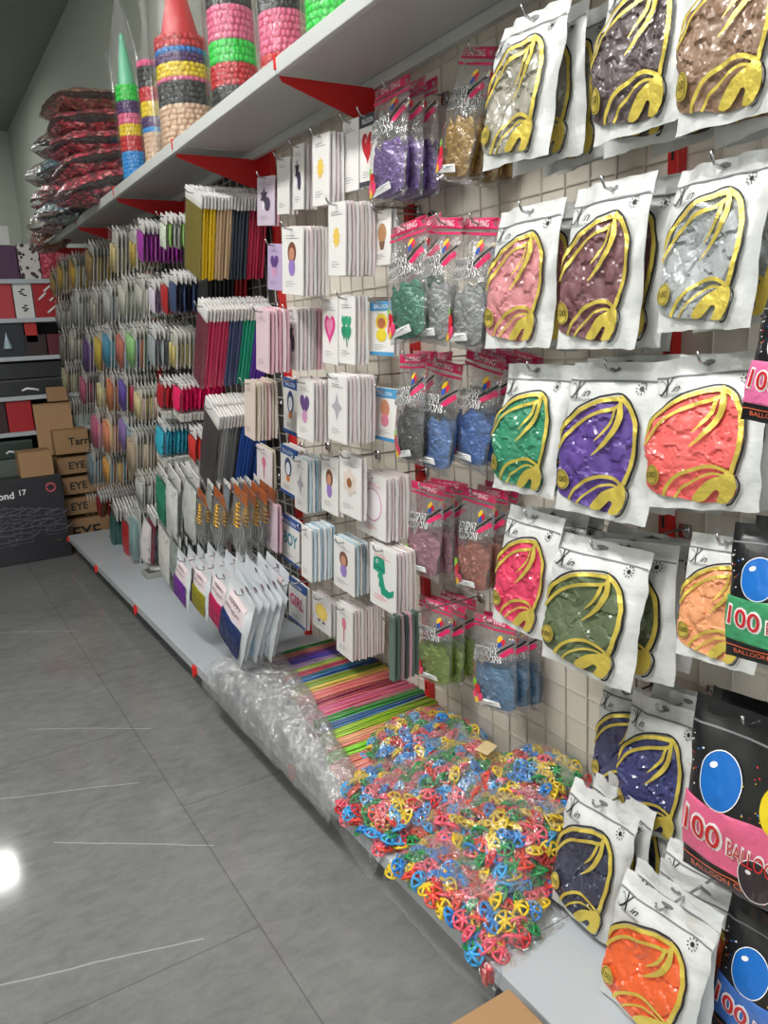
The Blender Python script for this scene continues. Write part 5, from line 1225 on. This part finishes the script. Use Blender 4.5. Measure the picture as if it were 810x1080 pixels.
# cardboard boxes standing in the corner
def carton_mat(name, c):
    m = mat(name, rgb(*c), .75, bump=.15, bscale=90); return m
CT1, CT2, CT3 = carton_mat('kraft_board', (176, 140, 102)), carton_mat('kraft_board_warm', (166, 130, 92)), carton_mat('kraft_board_dim', (160, 124, 90))
def kraft(root, w, h, word=None, flaps=False, depth=.3, tx=-.1):
    link('tape_seam', MB().box(-w / 2, w / 2, -.0012, .0, h * .97, h).mesh('tape_seam', mat('brown_tape', rgb(160, 120, 80), .35, coat=.4)), root)
    if flaps:
        link('flap', MB().box(-w / 2, -w / 2 + .006, 0, depth, h, h + .12).mesh('flap', CT1), root).rotation_euler = (0, -.25, 0)
        link('flap', MB().box(-w * .45, w * .45, depth - .006, depth, h, h + .10).mesh('flap', CT1), root)
    if word:
        vs, fs, (x0, x1, y0, y1) = text2d(word, 0, .02); k = min(w * .6, h * .45 * (x1 - x0) / (y1 - y0)) / (x1 - x0)
        tm = MB().add([((a - x0) * k + w * tx, -.002, (b - (y0 + y1) / 2) * k + h * .5) for a, b in vs], fs); link('lettering', tm.mesh('lettering', BLACK), root)
YB_ = 5.82
zz = [on_y(70, py, YB_).z for py in (565, 545, 523, 501, 479)]
zz[0] = 0.0
ds = ['lowest of the stack', 'third from top of the stack', 'second from top of the stack', 'top of the stack']
for i_ in range(4):
    px_box('cardboard_box', 59 + 1.5 * (3 - i_), 132, [None] * 0 or (545, 523, 501, 480)[i_], zz[i_] + .003 * (i_ > 0), .36, CT3, f"brown cardboard box printed EYE, {ds[i_]} beside the black cookware box", 'cardboard box',
           (lambda root, w, h, i_=i_: kraft(root, w, h, 'EYE', tx=-.34)) , Y=YB_, group='stacked cardboard boxes')
zt = on_y(70, 480, YB_).z + .004
px_box('cardboard_box', 55, 92, 453, zt, .3, CT2, 'small brown cardboard box with tiny print on top of the EYE stack', 'cardboard box', lambda root, w, h: kraft(root, w, h, 'Tarr', tx=-.1), Y=YB_ + .02, group='stacked cardboard boxes')
px_box('cardboard_box', 34, 74, 425, on_y(40, 482, 5.96).z, .02, CT1, 'open brown cardboard box leaning tall behind the small boxes', 'cardboard box', lambda root, w, h: kraft(root, w, h, None, False), Y=5.955, group='stacked cardboard boxes')
px_box('cardboard_box', 48, 70, 408, on_y(50, 424, 5.93).z, .02, CT3, 'crumpled brown cardboard piece above the open box', 'cardboard box', Y=5.93, group='stacked cardboard boxes')
# black cookware box on the floor
a = on_z(75, 575, 0); b = on_z(0, 592, 0)
Yk = 5.60; p1 = on_y(75, 575, Yk); p0 = on_y(0, 512, Yk); pt = on_y(64, 500, Yk)
x1, x0, hz = p1.x, -1.55, pt.z
root = empty('cookware_box', ((x0 + x1) / 2, Yk, 0)); w = x1 - x0
link('body', MB().bbox(-w / 2, w / 2, 0, .20, 0, hz, .004).mesh('body', mat('black_glossy_box', rgb(34, 34, 40), .4, coat=.25)), root)
lx = lambda px, py: on_y(px, py, Yk).x - (x0 + x1) / 2
lz = lambda px, py: on_y(px, py, Yk).z
POTM = mat('pot_print', rgb(110, 112, 122), .4); mb = MB()
for q, (px, py, s_) in enumerate([(6, 541, .09), (24, 540, .08), (42, 540, .08), (58, 540, .06), (8, 556, .09), (28, 553, .09), (46, 551, .08), (60, 556, .07), (4, 570, .08), (22, 566, .08), (-14, 545, .09), (-14, 560, .09)]):
    cx, cz = lx(px, py), lz(px, py)
    mb.tube([(cx + s_ * math.cos(t_), -.002, cz + s_ * .28 * math.sin(t_)) for t_ in [2 * PI * k / 18 for k in range(18)]], .0022, 4, closed=True)
    mb.tube([(cx - s_, -.002, cz), (cx - s_ * .85, -.002, cz - s_ * .6), (cx + s_ * .85, -.002, cz - s_ * .6), (cx + s_, -.002, cz)], .0022, 4)
    mb.tube([(cx + s_, -.002, cz - .01), (cx + s_ * 1.5, -.002, cz + .012)], .003, 4); mb.tube([(cx - s_ * .12, -.002, cz + s_ * .3), (cx, -.002, cz + s_ * .45), (cx + s_ * .12, -.002, cz + s_ * .3)], .0022, 4)
link('pot_print', mb.mesh('pot_print', POTM, True), root)['label'] = 'grey line drawings of pots'
def word(txt, px, py, wpx, m, nm):
    vs, fs, (u0, u1, v0, v1) = text2d(txt, 0, .02); cx, cz = lx(px, py), lz(px, py); k = wpx / F * 5.9 / (u1 - u0)
    link(nm, MB().add([((a - (u0 + u1) / 2) * k + cx, -.002, (b - (v0 + v1) / 2) * k + cz) for a, b in vs], fs).mesh(nm, m), root)
word('mond', 2, 524, 20, WHITEINK, 'white_lettering'); word('17', 24, 519.5, 6, WHITEINK, 'white_lettering'); word('PCS', 31.5, 519, 5.5, WHITEINK, 'white_lettering')
cx, cz = lx(53.5, 514), lz(53.5, 514)
link('red_badge', MB().tube([(cx + .028 * math.cos(t_), -.002, cz + .028 * math.sin(t_)) for t_ in [2 * PI * k / 18 for k in range(18)]], .008, 4, closed=True).mesh('red_badge', mat('badge', rgb(190, 90, 100), .4), True), root)
cx, cz = lx(62, 569), lz(62, 569)
link('gold_badge', MB().lathe([(.0005, 0), (.022, 0)], 14).mesh('gold_badge', mat('badge_gold', rgb(150, 130, 70), .4)), root).location = (cx, -.002, cz); root.children[-1].rotation_euler = (PI / 2, 0, .0)
tag(root, 'large black cookware box with grey pot drawings standing on the floor', 'box')
# small tan box on top of it
px_box('cardboard_box', 18, 54, 476, hz + .002, .18, CT2, 'small open tan cardboard box on top of the black cookware box', 'cardboard box', lambda root, w, h: kraft(root, w, h), Y=Yk + .01, group='stacked cardboard boxes')

# tan box on the floor at the near edge
pc = on_x(537, 1042, -.53)
root = empty('cardboard_box', (-.53, pc.y, 0)); hb = max(.05, pc.z)
mb = MB().bbox(-.34, .0, -.50, 0, 0, hb, .003)
link('body', mb.mesh('body', CT2), root)
link('flap_seam', MB().box(-.34, 0, -.252, -.249, hb - .0004, hb + .0006).mesh('flap_seam', mat('seam_dark', rgb(110, 84, 58), .8)), root)
link('packing_tape', MB().box(-.339, -.001, -.28, -.222, hb, hb + .0008).mesh('packing_tape', mat('clear_tan_tape', rgb(196, 156, 104), .3, coat=.5)), root)
tag(root, 'tan cardboard box on the floor before the nearest base shelf', 'cardboard box')

# ------------------------------------------------------------------ light, world, camera
def area(name, loc, rot, sx, sy, power, col=(1, 1, 1)):
    l = bpy.data.lights.new(name, 'AREA'); l.shape = 'RECTANGLE'; l.size = sx; l.size_y = sy; l.energy = power; l.color = col
    o = bpy.data.objects.new(name, l); COL.objects.link(o); o.location = loc; o.rotation_euler = rot; return o
for i_, (x, y) in enumerate(lampspots[:3]):
    area('lamp_light', (x, y, ZC - .07), (0, 0, 0), .26, 1.18, [46, 30, 26][i_], (1, .99, .96))
area('lamp_light', (-1.22, 7.9, ZC - .07), (0, 0, 0), .22, .38, 12, (.97, 1, .95))
# daylight through the open shop front behind the camera
w = bpy.data.worlds.new('World'); SC.world = w; w.use_nodes = True
bg = w.node_tree.nodes['Background']; bg.inputs['Color'].default_value = (.93, .97, 1.0, 1); bg.inputs['Strength'].default_value = 1.25
cam = bpy.data.cameras.new('Camera'); cam.sensor_fit = 'VERTICAL'; cam.sensor_height = 24; cam.lens = F * 24 / 1080; cam.clip_start = .02
co = bpy.data.objects.new('Camera', cam); COL.objects.link(co)
xr = Vector((AX.x, AY.x, AZ.x)); yd = Vector((AX.y, AY.y, AZ.y)); zf = Vector((AX.z, AY.z, AZ.z))
Mc = Matrix((xr, -yd, -zf)).transposed().to_4x4(); Mc.translation = CAM; co.matrix_world = Mc
SC.camera = co
SC.view_settings.view_transform = 'Standard'; SC.view_settings.look = 'None'; SC.view_settings.gamma = 1.0; SC.view_settings.use_curve_mapping = False
SC.view_settings.exposure = 0.2
SC.cycles.transparent_max_bounces = 16; SC.cycles.max_bounces = 6
